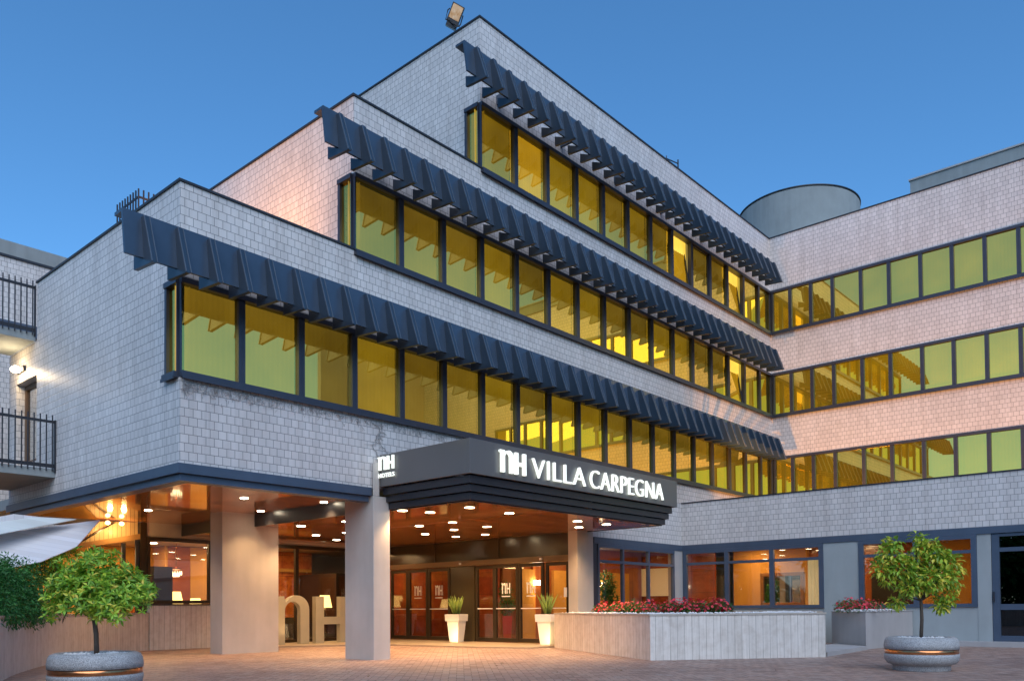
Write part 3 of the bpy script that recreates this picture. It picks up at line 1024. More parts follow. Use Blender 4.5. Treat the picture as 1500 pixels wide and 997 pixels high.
# illuminated lettering -------------------------------------------------------
sg = thing("hotel_sign", "long row of glowing white letters across the wide front of the entrance canopy", "sign", (11.41, 10.41, 3.58))
o = Vector((11.43, 10.385, 3.575)); u = Vector((1, 0, 0))
m = MB(); nh_letters(m, o, u, .74, .415, Vector((0, -.05, 0))); m.build("letter", SIGNW, sg)
def spell(word, o, u, n, width, height, sg, thin=-.018, depth=.05, mat=None):
    cu = bpy.data.curves.new("text", 'FONT')
    cu.body = word; cu.size = 1.0; cu.resolution_u = 5; cu.offset = thin; cu.space_character = 1.06
    ob = bpy.data.objects.new("text", cu); COL.objects.link(ob)
    me = bpy.data.meshes.new_from_object(ob.evaluated_get(bpy.context.evaluated_depsgraph_get()))
    bpy.data.objects.remove(ob)
    bm = bmesh.new(); bm.from_mesh(me)
    bmesh.ops.remove_doubles(bm, verts=bm.verts, dist=1e-5)
    xs = [v.co.x for v in bm.verts]; ys = [v.co.y for v in bm.verts]
    x0, x1, yy0, yy1 = min(xs), max(xs), min(ys), max(ys)
    seen = set(); isl = []
    for f0 in bm.faces:
        if f0.index in seen: continue
        st_ = [f0]; grp = []; seen.add(f0.index)
        while st_:
            f = st_.pop(); grp.append(f)
            for e in f.edges:
                for g_ in e.link_faces:
                    if g_.index not in seen:
                        seen.add(g_.index); st_.append(g_)
        isl.append(grp)
    isl.sort(key=lambda gr: min(v.co.x for f in gr for v in f.verts))
    def W_(v, d):
        return o + u * ((v.co.x - x0) / (x1 - x0) * width) + Vector((0, 0, (v.co.y - yy0) / (yy1 - yy0) * height)) + n * d
    for gr in isl:
        m = MB(); vi = {}
        gs = set(f.index for f in gr)
        for f in gr:
            m.face([W_(v, depth) for v in f.verts])
            for lp in f.loops:
                if sum(1 for q in lp.edge.link_faces if q.index in gs) == 1:
                    p_, q_ = lp.vert, lp.link_loop_next.vert
                    m.face([W_(p_, 0), W_(q_, 0), W_(q_, depth), W_(p_, depth)])
        m.build("letter", mat or SIGNW, sg)
    bm.free()
nF = Vector((0, -1, 0))
spell("VILLA", Vector((12.38, 10.385, 3.575)), u, nF, 1.74, .375, sg)
spell("CARPEGNA", Vector((14.30, 10.385, 3.57)), u, nF, 2.96, .385, sg)
sg2 = thing("hotel_sign", "small glowing white lettering at the left end of the canopy side", "sign", (10.68, 12.95, 3.63))
u2_ = Vector((0, -1, 0)); nL_ = Vector((-1, 0, 0))
m = MB(); nh_letters(m, Vector((10.655, 12.93, 3.79)), u2_, .47, .265, Vector((-.04, 0, 0))); m.build("letter", SIGNS, sg2)
spell("HOTELS", Vector((10.655, 12.935, 3.64)), u2_, nL_, .48, .085, sg2, .0, .025, SIGNS)

# freestanding letters ---------------------------------------------------------
m = MB()
st = .28
o = Vector((12.79, 19.98, .046)); h = 1.345
m.extr([o + Vector((p[0], 0, p[1])) for p in n_outline(1.10, h, .15)], (0, .17, 0))
tag(m.build("letter_sculpture", LETTER, bevel=.006), "knee-high champagne coloured letter n standing beside the wide column", "letter")
m = MB()
o = Vector((14.11, 19.98, .046))
ho = h_outlines(1.14, h)
for poly in ho:
    m.extr([o + Vector((p[0], 0, p[1])) for p in poly], (0, .17, 0))
tag(m.build("letter_sculpture", LETTER), "champagne coloured block letter H standing left of the square grey column", "letter")
spot_light("letter_uplight", (13.2, 19.5, .12), (13.0, 20.0, .9), 5, (1, .62, .3), R(80), .7, .05)

# ------------------------------------------------------------------ left side: balconies, lamp, rear wing, terrace
def balcony(y0, y1, zb, ztop, label, xw=X1 - .002):
    b = thing("balcony", label, "balcony", (3.6, y0, zb))
    m = MB(); m.box(3.6, xw, y0, y1, zb, zb + .17); m.build("slab", CONC, b)
    m = MB()
    m.box(3.6, xw - .02, y0 - .02, y0 + .02, zb + .20, zb + .27)
    m.box(3.6, xw - .02, y0 - .02, y0 + .02, ztop - .16, ztop - .11)
    x = 3.7
    while x < xw - .05:
        m.box(x - .011, x + .011, y0 - .04, y0 - .021, zb + .12, ztop)
        x += .115
    m.box(xw - .03, xw - .005, y0 - .05, y0 + .02, zb + .1, ztop - .1)
    m.build("railing", COPE, b)
    return b
balcony(18.31, 21.0, 3.78, 5.06, "lower concrete balcony with dark picket railing beside the lit side door")
balcony(19.47, 21.0, 6.87, 8.17, "upper concrete balcony with dark picket railing above the wall lamp")
# side door in the tiled wall
m = MB()
od = (X1 + .20, 20.62, 4.0)
m.frm(od, UL, NL, 0, .10, -.05, .03, 0, 2.12); m.frm(od, UL, NL, 1.14, 1.238, -.05, .03, 0, 2.12); m.frm(od, UL, NL, .101, 1.139, -.05, .03, 2.02, 2.12); m.frm(od, UL, NL, .101, 1.139, -.05, .03, .25, .40)
dd = part(m, "balcony_door", simple("brown_door_frame", (.12, .07, .04), .5))
m = MB(); m.frm(od, UL, NL, .102, 1.138, -.02, -.01, .401, 2.019); m.build("pane", CLEAR, dd)
iwall(X1 + .9, X1 + .95, 18.6, 21.0, 3.9, 6.6, mat_curtain("warm_room", (.6, .45, .25), .10, (1, .72, .3)))
wl = thing("wall_lamp", "small glowing oval lamp on the tiled wall above the balcony door", "wall lamp", (X1, 20.28, 6.40))
m = MB(); m.box(X1 - .05, X1 - .002, 20.05, 20.5, 6.34, 6.46); m.build("back_plate", COPE, wl)
m = MB()
m.lathe((X1 - .13, 20.28, 6.31), [(.02, 0), (.09, .03), (.11, .08), (.08, .13), (.02, .16)], 16); m.build("lamp_shade", emitter("wall_lamp_glow", (1, .80, .5), 9), wl, smooth=True)
point_light("wall_lamp_light", (X1 - .28, 20.25, 6.36), 9, (1, .72, .4), .06)

rw = thing("rear_wing", "set-back tiled wing with a grey concrete top storey behind the balconies", "building", (2.8, 26.4, 0))
m = MB(); m.box(2.8, X2 - .06, 26.4, 26.7, 0, 11.20); m.box(2.8, 3.1, 26.71, 40, 0, 11.2); m.build("wall", TILE, rw)
m = MB(); m.box(2.75, X2 - .06, 26.35, 26.75, 11.202, 11.27); m.build("coping", COPE, rw)
m = MB(); m.box(2.9, 10.0, 27.0, 37, 11.271, 11.93); m.build("concrete_storey", CONC, rw)
m = MB(); m.box(2.8, X2 - .06, 26.28, 26.399, 9.0, 9.35); m.build("blue_band", BLUE, rw)
for x0_, z0_, z1_ in ((6.3, 7.5, 8.6), (6.2, 4.4, 6.1), (4.0, 4.4, 6.1), (3.6, 7.5, 8.6)):
    m = MB(); 
    m.box(x0_, x0_ + 1.3, 26.33, 26.398, z0_, z0_ + .08); m.box(x0_, x0_ + 1.3, 26.33, 26.398, z1_ - .08, z1_)
    m.box(x0_, x0_ + .08, 26.33, 26.398, z0_ + .081, z1_ - .081); m.box(x0_ + 1.22, x0_ + 1.3, 26.33, 26.398, z0_ + .081, z1_ - .081)
    w_ = m.build("window", FRAME, rw)
    m = MB(); m.box(x0_ + .081, x0_ + 1.219, 26.36, 26.37, z0_ + .081, z1_ - .081); m.build("pane", DARKGLASS, w_)

# terrace tent left of the lobby
tt = thing("terrace_awning", "pale sloping fabric awning over the lamp-lit terrace left of the lobby", "awning", (8.0, 21.0, 2.5))
m = MB(); m.extr([(4.150, 18.052, 2.085), (5.030, 17.820, 2.383), (5.378, 17.820, 2.508), (6.051, 17.679, 2.674), (7.063, 17.405, 2.881), (6.383, 16.824, 2.267), (5.719, 16.708, 1.952), (4.772, 16.874, 1.703), (4.150, 17.098, 1.587)], (.004, .007, -.012)); m.build("valance", FABRIC, tt)
m = MB(); m.extr([(4.316, 17.928, 2.666), (5.038, 17.845, 2.774), (5.370, 17.820, 2.840), (6.018, 17.596, 2.865), (6.565, 17.314, 2.848), (5.901, 17.247, 2.666), (5.188, 17.189, 2.466), (4.316, 17.098, 2.209)], (.003, .006, -.012)); m.build("upper_sheet", FABRICW, tt)
m = MB(); m.extr([(4.648, 17.637, 2.666), (5.262, 17.637, 2.815), (5.553, 17.637, 2.898), (6.034, 17.637, 2.877), (6.690, 17.637, 2.886), (6.690, 17.637, 2.873), (6.034, 17.637, 2.865), (4.648, 17.637, 2.583)], (0, .02, 0)); m.build("rear_sheet", FABRIC, tt)
m = MB(); m.extr([(8.55, 21.3, 3.25), (7.9, 21.3, 2.62), (9.58, 21.3, 2.98), (9.58, 21.3, 3.30)], (0, .04, 0)); m.build("gable", GABLE, tt)
m = MB(); m.extr([(7.85, 21.2, 2.50), (9.6, 21.2, 2.86), (9.6, 21.2, 3.0), (7.85, 21.2, 2.62)], (0, .08, 0)); m.build("beam", simple("varnished_beam", (.34, .19, .07), .4, 0, .2, 4), tt)
m = MB(); m.extr([(8.02, 21.22, 2.64), (8.08, 21.22, 2.64), (9.0, 21.22, 3.25), (8.94, 21.22, 3.25)], (0, .05, 0)); m.build("rafter", DARKW, tt)
for x in (8.35, 9.15, 9.50):
    m = MB(); m.box(x, x + .09, 21.22, 21.29, .05, 2.58 + (x - 8.35) * .2); m.build("post", COPE, tt)
for x in (8.72, 9.06):
    m = MB(); m.lathe((x, 21.05, 3.16), [(.02, 0), (.06, .03), (.06, .07), (.02, .1)], 12)
    tag(m.build("terrace_lamp", emitter("terrace_lamp_glow", (1, .72, .3), 1.6)), "left glowing lamp under the terrace gable" if x < 9 else "right glowing lamp under the terrace gable", "lamp")
    point_light("terrace_lamp_light", (x, 20.92, 3.04), 5, (1, .60, .22), .06)
iwall(5.0, 9.7, 24.6, 24.7, 0, 3.2, ORWALL, "terrace_wall")
area_light("room_light", (8.4, 23.0, 2.7), 30, WARM, 1.0, 1.0)

# ------------------------------------------------------------------ roof furniture
fl = thing("floodlight", "square floodlight with pale lens clamped on the topmost roof corner", "floodlight", (13.68, 13.70, 14.79))
fdir = Vector((-.60, -.62, -.30)).normalized()
fu = Vector((.62, -.60, 0)).normalized() * -1
fup = fdir.cross(fu) * -1
if fup.z < 0: fup = -fup
rot_ = Matrix.Rotation(R(-24), 3, fdir)
fu = rot_ @ fu; fup = rot_ @ fup
fc = Vector((13.67, 13.70, 15.12))
def obox(mb, c, a, b, n, wa, wb, d0, d1, s1=1.0):
    P = []
    for d, s_ in ((d0, 1.0), (d1, s1)):
        P += [c - a * wa * s_ - b * wb * s_ + n * d, c + a * wa * s_ - b * wb * s_ + n * d, c + a * wa * s_ + b * wb * s_ + n * d, c - a * wa * s_ + b * wb * s_ + n * d]
    mb.hexa(P)
m = MB(); obox(m, fc, fu, fup, fdir, .15, .20, -.02, .06); obox(m, fc, fu, fup, fdir, .145, .195, -.021, -.16, .6)
obox(m, fc - fup * .255, fu, fup, fdir, .13, .05, -.10, .03); m.build("housing", COPE, fl, bevel=.006)
m = MB(); obox(m, fc + fup * .02, fu, fup, fdir, .125, .155, .0605, .064)
tl_ = NT("sodium_lens"); nz = tl_.noise(tl_.coords(), 9, 3)
tl_.l(tl_.ramp(nz.outputs[0], [(.3, (.42, .20, .07)), (.7, (.75, .55, .38))]), tl_.p.inputs["Base Color"]); tl_.setp(rough=.15, metal=.3, ecol=(1, .55, .25), estr=.05)
m.build("lens", tl_.m, fl)
m = MB(); m.tube([fc + fu * .17 + fup * .05, fc + fu * .20, fc + fu * .17 - fup * .2, Vector((13.72, 13.62, 14.80))], .014, 8)
m.tube([fc - fu * .17 + fup * .05, fc - fu * .19 - fup * .15, Vector((13.66, 13.76, 14.80))], .014, 8); m.build("bracket", COPE, fl)

an = MB()
an.tube([(24.73, 14.1, 14.4), (24.73, 14.1, 16.25)], .025, 8); an.tube([(24.75, 14.1, 16.12), (23.95, 14.1, 15.98)], .02, 6); an.tube([(23.97, 14.1, 15.9), (23.97, 14.1, 16.08)], .015, 6)
tag(an.build("antenna", COPE), "thin dark antenna rising above the long roof edge", "antenna")

tk = thing("roof_tank", "round grey concrete tower on the roof behind the inner corner", "water tank", (36.4, 15.3, 14.4))
m = MB(); m.lathe((37.08, 14.93, 14.41), [(2.64, 0), (2.64, 4.55), (2.60, 4.62), (2.45, 4.62)], 72); m.build("drum", CONC, tk, smooth=False)
m = MB(); m.lathe((37.08, 14.93, 19.031), [(2.67, 0), (2.67, .04), (2.3, .05)], 72); m.build("rim", COPE, tk)
ph = thing("roof_penthouse", "low grey concrete penthouse box on the right wing roof", "penthouse", (32.5, 8.86, 14.4))
m = MB(); m.box(32.5, 39, -5, 8.86, 14.41, 16.66); m.build("wall", CONC, ph)
m = MB(); m.box(32.45, 39.05, -5.05, 8.90, 16.662, 16.72); m.build("coping", CONCL, ph)

rr = MB()
xr0, yr0, zt_ = 7.2, 16.02, 9.28
for k in range(9):
    rr.box(xr0 - .012, xr0 + .012, yr0 + .12 * k - .012, yr0 + .12 * k + .012, 7.61, zt_)
for k in range(1, 9):
    rr.box(xr0 + .1 * k - .012, xr0 + .1 * k + .012, yr0 - .012, yr0 + .012, 7.61, zt_)
rr.box(xr0 - .01, xr0 + .01, yr0 + .02, yr0 + 1.0, zt_ - .18, zt_ - .14); rr.box(xr0 + .02, xr0 + .8, yr0 - .01, yr0 + .01, zt_ - .18, zt_ - .14)
tag(rr.build("roof_railing", COPE), "short dark picket railing on the lowest roof terrace behind the parapet", "railing")

# floodlights washing the upper walls (on the roof terraces behind the parapets)
def terrace_flood(loc, target, energy, col, ang, label, rad=.2):
    t = thing("floodlight", label, "floodlight", loc)
    d = (Vector(target) - Vector(loc)).normalized()
    a = d.cross(Vector((0, 0, 1))).normalized(); b = a.cross(d)
    m = MB(); obox(m, Vector(loc), a, b, d, .2, .14, -.12, -.02); m.box(loc[0] - .03, loc[0] + .03, loc[1] - .03, loc[1] + .03, loc[2] - .158, loc[2] - .08); m.build("housing", COPE, t)
    m = MB(); obox(m, Vector(loc), a, b, d, .17, .11, -.019, -.012); m.build("lens", emitter("flood_lens", (1, .5, .2), 4), t)
    spot_light("flood_beam", Vector(loc) + d * .06, target, energy, col, ang, .9, rad)
PEACH = (1.0, .40, .07)
terrace_flood((7.2, 15.2, 7.76), (10.1, 16.6, 9.8), 300, PEACH, R(140), "floodlight on the lowest roof terrace lighting the peach side wall")
terrace_flood((23.3, 11.35, 4.06), (29.5, 9.0, 9.8), 530, PEACH, R(140), "floodlight on the low right roof near the inner corner, lighting the wing above", .08)
terrace_flood((23.3, 3.4, 4.06), (29.5, 5.5, 10.0), 450, PEACH, R(140), "floodlight on the low right roof above the dark side door, lighting the wing above", .1)

# ------------------------------------------------------------------ garden walls, planters
def ribbon(name, pts, th, z0, z1, mat, capmat, label, cat, caph=.03):
    t = thing(name, label, cat, (pts[0][0], pts[0][1], 0))
    m = MB(); c = MB()
    P = [Vector((p[0], p[1], 0)) for p in pts]
    nn = []
    for k in range(len(P)):
        d = (P[min(k + 1, len(P) - 1)] - P[max(k - 1, 0)]).normalized()
        nn.append(Vector((-d.y, d.x, 0)))
    def strip(mb, a, b, zz0, zz1):
        n_ = len(P); i = len(mb.v)
        for k in range(n_):
            q0 = P[k] + nn[k] * a; q1 = P[k] + nn[k] * b
            mb.v += [(q0.x, q0.y, zz0), (q0.x, q0.y, zz1), (q1.x, q1.y, zz1), (q1.x, q1.y, zz0)]
        for k in range(n_ - 1):
            for j in range(4):
                mb.f.append((i + 4 * k + j, i + 4 * k + (j + 1) % 4, i + 4 * k + 4 + (j + 1) % 4, i + 4 * k + 4 + j)); mb.mi.append(0)
        mb.f.append((i, i + 3, i + 2, i + 1)); e = i + 4 * (n_ - 1); mb.f.append((e, e + 1, e + 2, e + 3)); mb.mi += [0, 0]
    strip(m, 0, th, z0, z1); m.build("wall", mat, t)
    strip(c, -.025, th + .02, z1 + .001, z1 + caph); c.build("coping", capmat, t)
    return t
TRCAP = simple("stone_cap", (.42, .38, .33), .6, 0, .2, 6)
curve = [(1.2, 5.5), (2.6, 9.6), (4.25, 13.9), (5.3, 16.0), (6.15, 17.4), (7.0, 18.65), (7.88, 19.7), (8.8, 20.5), (9.74, 21.02)]
fine = []
for k in range(len(curve) - 1):
    for s_ in range(4):
        a = s_ / 4
        p0 = curve[max(k - 1, 0)]; p1 = curve[k]; p2 = curve[k + 1]; p3 = curve[min(k + 2, len(curve) - 1)]
        f_ = lambda i: .5 * ((2 * p1[i]) + (-p0[i] + p2[i]) * a + (2 * p0[i] - 5 * p1[i] + 4 * p2[i] - p3[i]) * a * a + (-p0[i] + 3 * p1[i] - 3 * p2[i] + p3[i]) * a ** 3)
        fine.append((f_(0), f_(1)))
fine.append(curve[-1])
ribbon("garden_wall", fine, .22, 0, .94, TRAV, TRCAP, "curved low travertine garden wall behind the left potted tree", "wall")
lw = thing("garden_wall", "straight low travertine wall under the lobby window left of the wide column", "wall", (9.76, 21.0, 0))
m = MB(); m.box(9.765, 11.51, 21.02, 21.19, 0, 1.155); m.build("wall", TRAV, lw)
m = MB(); m.box(9.75, 11.52, 20.99, 21.19, 1.156, 1.195); m.build("coping", COPE, lw)

A_, B_, C_ = (16.48, 13.11), (13.53, 8.44), (16.35, 6.17)
poly = [A_, B_, C_, (17.75, 7.55), (20.2, 7.7), (22.2, 8.7), (22.2, 12.85), (18.2, 12.85)]
def offset_poly(poly, d):
    n = len(poly); out = []
    for k in range(n):
        p0, p1, p2 = Vector(poly[k - 1]).to_2d(), Vector(poly[k]).to_2d(), Vector(poly[(k + 1) % n]).to_2d()
        e1 = (p1 - p0).normalized(); e2 = (p2 - p1).normalized()
        n1 = Vector((-e1.y, e1.x)); n2 = Vector((-e2.y, e2.x))
        b = (n1 + n2); b = b / max(b.length_squared, 1e-6) * 2
        out.append(p1 + b * d)
    return [(p.x, p.y) for p in out]
def rim_ring(mb, po, pi, z0, z1):
    n = len(po); i = len(mb.v)
    mb.v += [(p[0], p[1], z0) for p in po] + [(p[0], p[1], z1) for p in po] + [(p[0], p[1], z1) for p in pi] + [(p[0], p[1], z0) for p in pi]
    for k in range(n):
        k2 = (k + 1) % n
        for a, b in ((0, n), (n, 2 * n), (2 * n, 3 * n), (3 * n, 0)):
            mb.f.append((i + a + k, i + a + k2, i + b + k2, i + b + k)); mb.mi.append(0)
def planter(poly, zt, mat, capmat, label, cap=.035):
    t = thing("planter_box", label, "planter", (poly[0][0], poly[0][1], 0))
    inner = offset_poly(poly, .12)
    m = MB(); rim_ring(m, poly, inner, 0, zt); m.build("wall", mat, t)
    m = MB(); rim_ring(m, offset_poly(poly, -.015), offset_poly(poly, .13), zt + .001, zt + cap); m.build("coping", capmat, t)
    m = MB(); m.prism(inner, zt - .12, zt - .03); m.build("soil", SOIL, t)
    return t
planter(poly, .85, TRAVP, TRCAP, "long low planter clad in travertine strips in front of the entrance windows")
poly2 = [(20.6, 7.62), (19.55, 6.46), (22.68, 6.33), (22.68, 7.62)]
planter(poly2, .86, CONCL, CONCL, "smooth grey concrete planter with red flowers beside the travertine planter", .02)
m = MB(); m.prism([(16.5, 6.2), (19.45, 6.40), (20.4, 7.45), (17.8, 7.4)], .003, .09)
tag(m.build("planter_step", CONCL), "low pale concrete step between the two planters", "step")

def pebbles(name, pts_fn, n, label, smin=.02, smax=.045):
    m = MB()
    for _ in range(n):
        x, y, z = pts_fn()
        r_ = random.uniform(smin, smax)
        a = random.uniform(0, 6.28)
        i = len(m.v)
        ring = []
        for k in range(6):
            t = a + k * math.pi / 3
            rr_ = r_ * random.uniform(.8, 1.15)
            m.v.append((x + math.cos(t) * rr_, y + math.sin(t) * rr_, z + r_ * .1))
        m.v.append((x, y, z + r_ * .75)); m.v.append((x, y, z - r_ * .4))
        for k in range(6):
            m.f.append((i + k, i + (k + 1) % 6, i + 6)); m.f.append((i + (k + 1) % 6, i + k, i + 7)); m.mi += [0, 0]
    o = m.build(name, STONE, smooth=True)
    return tag(o, label, "pebbles", kind="stuff")
def edge_fn(segs, inset, spread, z):
    def fn():
        p, q = random.choice(segs)
        p, q = Vector(p).to_2d(), Vector(q).to_2d()
        d = (q - p).normalized(); nrm = Vector((-d.y, d.x))
        s_ = random.uniform(.02, .98)
        w = p + (q - p) * s_ + nrm * (inset + abs(random.gauss(0, spread)))
        return w.x, w.y, z + random.uniform(-.01, .03)
    return fn
pebbles("pebbles", edge_fn([(A_, B_), (B_, C_), (B_, C_), (C_, (17.75, 7.55))], .15, .3, .86), 1500, "loose white pebbles covering the travertine planter")
pebbles("pebbles", edge_fn([(poly2[0], poly2[1]), (poly2[1], poly2[2])], .12, .25, .88), 380, "loose white pebbles in the smooth concrete planter")

# bedding plants
def flower_proto(name, label, cat, group, hh=.34, rr_=.26, blooms=46):
    t = thing(name, label, cat, (0, 0, 0), group)
    f = MB(); b = MB()
    for _ in range(170):
        a = random.uniform(0, 6.28); r_ = rr_ * math.sqrt(random.random()); z = random.uniform(.0, hh * .85) * (1 - .4 * (r_ / rr_) ** 2)
        p = Vector((r_ * math.cos(a), r_ * math.sin(a), z))
        f.leaf(p, Vector((math.cos(a) * .7 + random.uniform(-.6, .6), math.sin(a) * .7 + random.uniform(-.6, .6), random.uniform(-.2, .7))), Vector((0, 0, 1)), random.uniform(.06, .10), random.uniform(.03, .05))
    for _ in range(blooms):
        a = random.uniform(0, 6.28); r_ = rr_ * 1.05 * math.sqrt(random.random()); z = hh * random.uniform(.42, 1.05) * (1 - .45 * (r_ / rr_) ** 2)
        c = Vector((r_ * math.cos(a), r_ * math.sin(a), z))
        nn_ = Vector((math.cos(a) * r_ / rr_ + random.uniform(-.4, .4), math.sin(a) * r_ / rr_ + random.uniform(-.4, .4), .6)).normalized()
        x_ = nn_.orthogonal().normalized(); y_ = nn_.cross(x_)
        for k in range(5):
            th = k * 1.2566 + a
            b.leaf(c, x_ * math.cos(th) + y_ * math.sin(th) + nn_ * .25, nn_, random.uniform(.028, .042), .03, .1)
    f.build("foliage", LEAFF, t); b.build("blossom", PETAL, t)
    return t
GL = "red flowering plants in the travertine planter"
spots = []
def along(p, q, n):
    return [(p[0] + (q[0] - p[0]) * (k + .5) / n, p[1] + (q[1] - p[1]) * (k + .5) / n) for k in range(n)]
spots = along((17.25, 12.75), (15.35, 9.3), 13) + along((15.4, 9.0), (17.0, 8.0), 6)
def px_of(x, y, z=.9):
    v = Vector((x, y, z)) - Vector((0, 0, 1.033))
    return 750 + 1210.88 * v.dot(RT) / v.dot(FW)
pr = flower_proto("flower_plant", "bushy plant full of red blossoms in the travertine planter", "flowers", GL)
first = True
def put(proto, x, y, z, sc, flag):
    if not flag[0]:
        proto.location = (x, y, z); proto.scale = (sc,) * 3; flag[0] = True
        return proto
    return dup(proto, (x, y, z), random.uniform(0, 6.28), None, sc)
fl1 = [False]
for px in range(884, 1066, 11):
    # stand the row just behind the pebbles
    best = None
    for (p, q) in (((17.5, 12.55), (14.95, 8.75)), ((14.95, 8.75), (17.2, 7.2))):
        for k in range(101):
            x = p[0] + (q[0] - p[0]) * k / 100; y = p[1] + (q[1] - p[1]) * k / 100
            e = abs(px_of(x, y) - px)
            if best is None or e < best[0] - .3: best = (e, x, y)
    if 958 < px < 963: continue
    put(pr, best[1] + random.uniform(.0, .25), best[2] + random.uniform(.0, .25), .82, random.uniform(.9, 1.15), fl1)
pr2 = flower_proto("flower_plant", "bushy plant full of crimson blossoms in the smooth concrete planter", "flowers", "red flowering plants in the concrete planter", .36, .28, 60)
fl2 = [False]
for x, y in ((19.95, 6.75), (20.35, 6.72), (20.25, 7.1), (20.75, 6.75), (20.75, 7.2), (21.15, 6.75)):
    put(pr2, x, y, .83, random.uniform(.9, 1.1), fl2)
gp = MB()
for _ in range(60):
    a = random.uniform(0, 6.28)
    gp.leaf(Vector((16.25, 10.6, .84)) + Vector((math.cos(a), math.sin(a), 0)) * random.uniform(0, .1), Vector((math.cos(a) * .6, math.sin(a) * .6, 1)), Vector((math.cos(a), math.sin(a), 0)), random.uniform(.2, .45), .03)
tag(gp.build("grassy_plant", LEAFF), "green grassy tuft among the red flowers of the travertine planter", "plant")

# ------------------------------------------------------------------ potted trees
def tree_pot(loc, label):
    t = thing("tree_pot", label, "planter", loc)
    c = (loc[0], loc[1], 0)
    m = MB()
    m.lathe(c, [(.40, 0), (.415, .02), (.41, .085), (.42, .09), (.49, .12), (.525, .17), (.535, .225), (.532, .265)], 64)
    m.lathe(c, [(.515, .336), (.533, .34), (.535, .40), (.525, .46), (.50, .505), (.455, .525), (.42, .52), (.40, .48), (.40, .47)], 64, cap=False)
    m.build("bowl", GRAN, t, smooth=True)
    m = MB(); m.lathe(c, [(.517, .2655), (.524, .268), (.524, .333), (.517, .3355)], 64, cap=False); m.build("copper_band", COPPER, t, smooth=True)
    m = MB(); m.lathe(c, [(.41, .40), (.405, .465)], 32); m.build("soil", SOIL, t)
    return t
PL, PR = (4.22, 10.51, 0), (13.93, 3.77, 0)
tree_pot(PL, "round speckled concrete tree pot with copper band, in the left foreground")
tree_pot(PR, "round speckled concrete tree pot with copper band, on the right forecourt")
def disc_fn(c, r0, z):
    def fn():
        a = random.uniform(0, 6.28); r_ = r0 * math.sqrt(random.random())
        return c[0] + r_ * math.cos(a), c[1] + r_ * math.sin(a), z + random.uniform(0, .03)
    return fn
pebbles("pebbles", disc_fn(PL, .37, .475), 240, "white pebbles on top of the left foreground tree pot", .018, .04)
pebbles("pebbles", disc_fn(PR, .37, .475), 240, "white pebbles on top of the right tree pot", .018, .04)

def crown(mb, clumps, n, L, W, droop=.15, whorl=0):
    tot = sum(c[3] for c in clumps)
    for cx_, cy_, cz_, wgt, rx, ry, rz in clumps:
        for _ in range(int(n * wgt / tot / (whorl or 1))):
            th = random.uniform(0, 6.28); u_ = random.uniform(-1, 1); r_ = random.random() ** .42
            s_ = math.sqrt(1 - u_ * u_)
            d = Vector((s_ * math.cos(th), s_ * math.sin(th), u_))
            p = Vector((cx_ + d.x * rx * r_, cy_ + d.y * ry * r_, cz_ + d.z * rz * r_))
            if whorl:
                axis = (d + Vector((0, 0, .7)) + Vector((random.gauss(0, .3), random.gauss(0, .3), random.gauss(0, .3)))).normalized()
                a = axis.orthogonal().normalized(); b = axis.cross(a)
                t0 = random.uniform(0, 6)
                for k in range(whorl):
                    t = t0 + k * 6.283 / whorl
                    mb.leaf(p, a * math.cos(t) + b * math.sin(t) + axis * .45, axis, L * random.uniform(.75, 1.2), W * random.uniform(.8, 1.15), .12)
            else:
                dd_ = (d * .8 + Vector((random.gauss(0, .6), random.gauss(0, .6), random.gauss(-droop, .5))))
                mb.leaf(p, dd_, Vector((random.gauss(0, .4), random.gauss(0, .4), 1)), L * random.uniform(.7, 1.25), W * random.uniform(.8, 1.2))
def limb_set(mb, base, top, targets, r0):
    mb.tube([base, base.lerp(top, .5) + Vector((.012, -.01, 0)), top], [r0, r0 * .92, r0 * .8], 10)
    for tg in targets:
        mid = top.lerp(tg, .5) + Vector((random.uniform(-.05, .05), random.uniform(-.05, .05), .05))
        mb.tube([top - Vector((0, 0, .03)), mid, tg], [r0 * .55, r0 * .38, r0 * .15], 6)
RTh = Vector((.661, -.750, 0)); FWh = Vector((.75, .661, 0))
def at(base, r_, f_, z):
    v = Vector(base) + RTh * r_ + FWh * f_
    return (v.x, v.y, z)
tl1 = thing("potted_tree", "round-crowned leafy green tree in the left foreground pot", "tree", PL)
cl = []
random.seed(3)
for r_, f_, z, rad in ((-.30, 0, 1.36, .30), (-.05, .1, 1.50, .34), (.22, 0, 1.44, .30), (.40, .05, 1.28, .26), (.05, -.2, 1.28, .34), (-.22, -.15, 1.18, .26), (.25, -.15, 1.14, .28), (.48, -.05, 1.15, .20), (-.46, .0, 1.26, .20), (0, .3, 1.3, .34), (.3, .3, 1.3, .3), (-.3, .3, 1.25, .3), (.62, 0, 1.22, .11), (-.1, -.1, 1.68, .16), (.33, -.25, 1.02, .17), (-.35, -.1, 1.58, .13), (.15, 0, 1.72, .12), (-.58, .05, 1.12, .10), (0, 0, 1.25, .36), (-.2, 0, 1.3, .34), (.2, 0, 1.28, .34), (-.45, -.1, 1.02, .12), (.1, -.1, .98, .15), (.62, .0, 1.32, .09), (-.15, .2, 1.75, .10)):
    x, y, z = at(PL, r_, f_, z)
    cl.append((x, y, z, rad ** 2.1, rad, rad, rad * .82))
m = MB(); crown(m, cl, 7200, .088, .034, .25, whorl=5); m.build("crown", LEAFA, tl1)
m = MB(); b0_ = Vector((PL[0] + .01, PL[1], .46)); t0_ = Vector((PL[0] - .03, PL[1] + .02, 1.05))
limb_set(m, b0_, t0_, [Vector(c[:3]) for c in cl[:11]], .032); m.build("trunk", BARK, tl1, smooth=True)

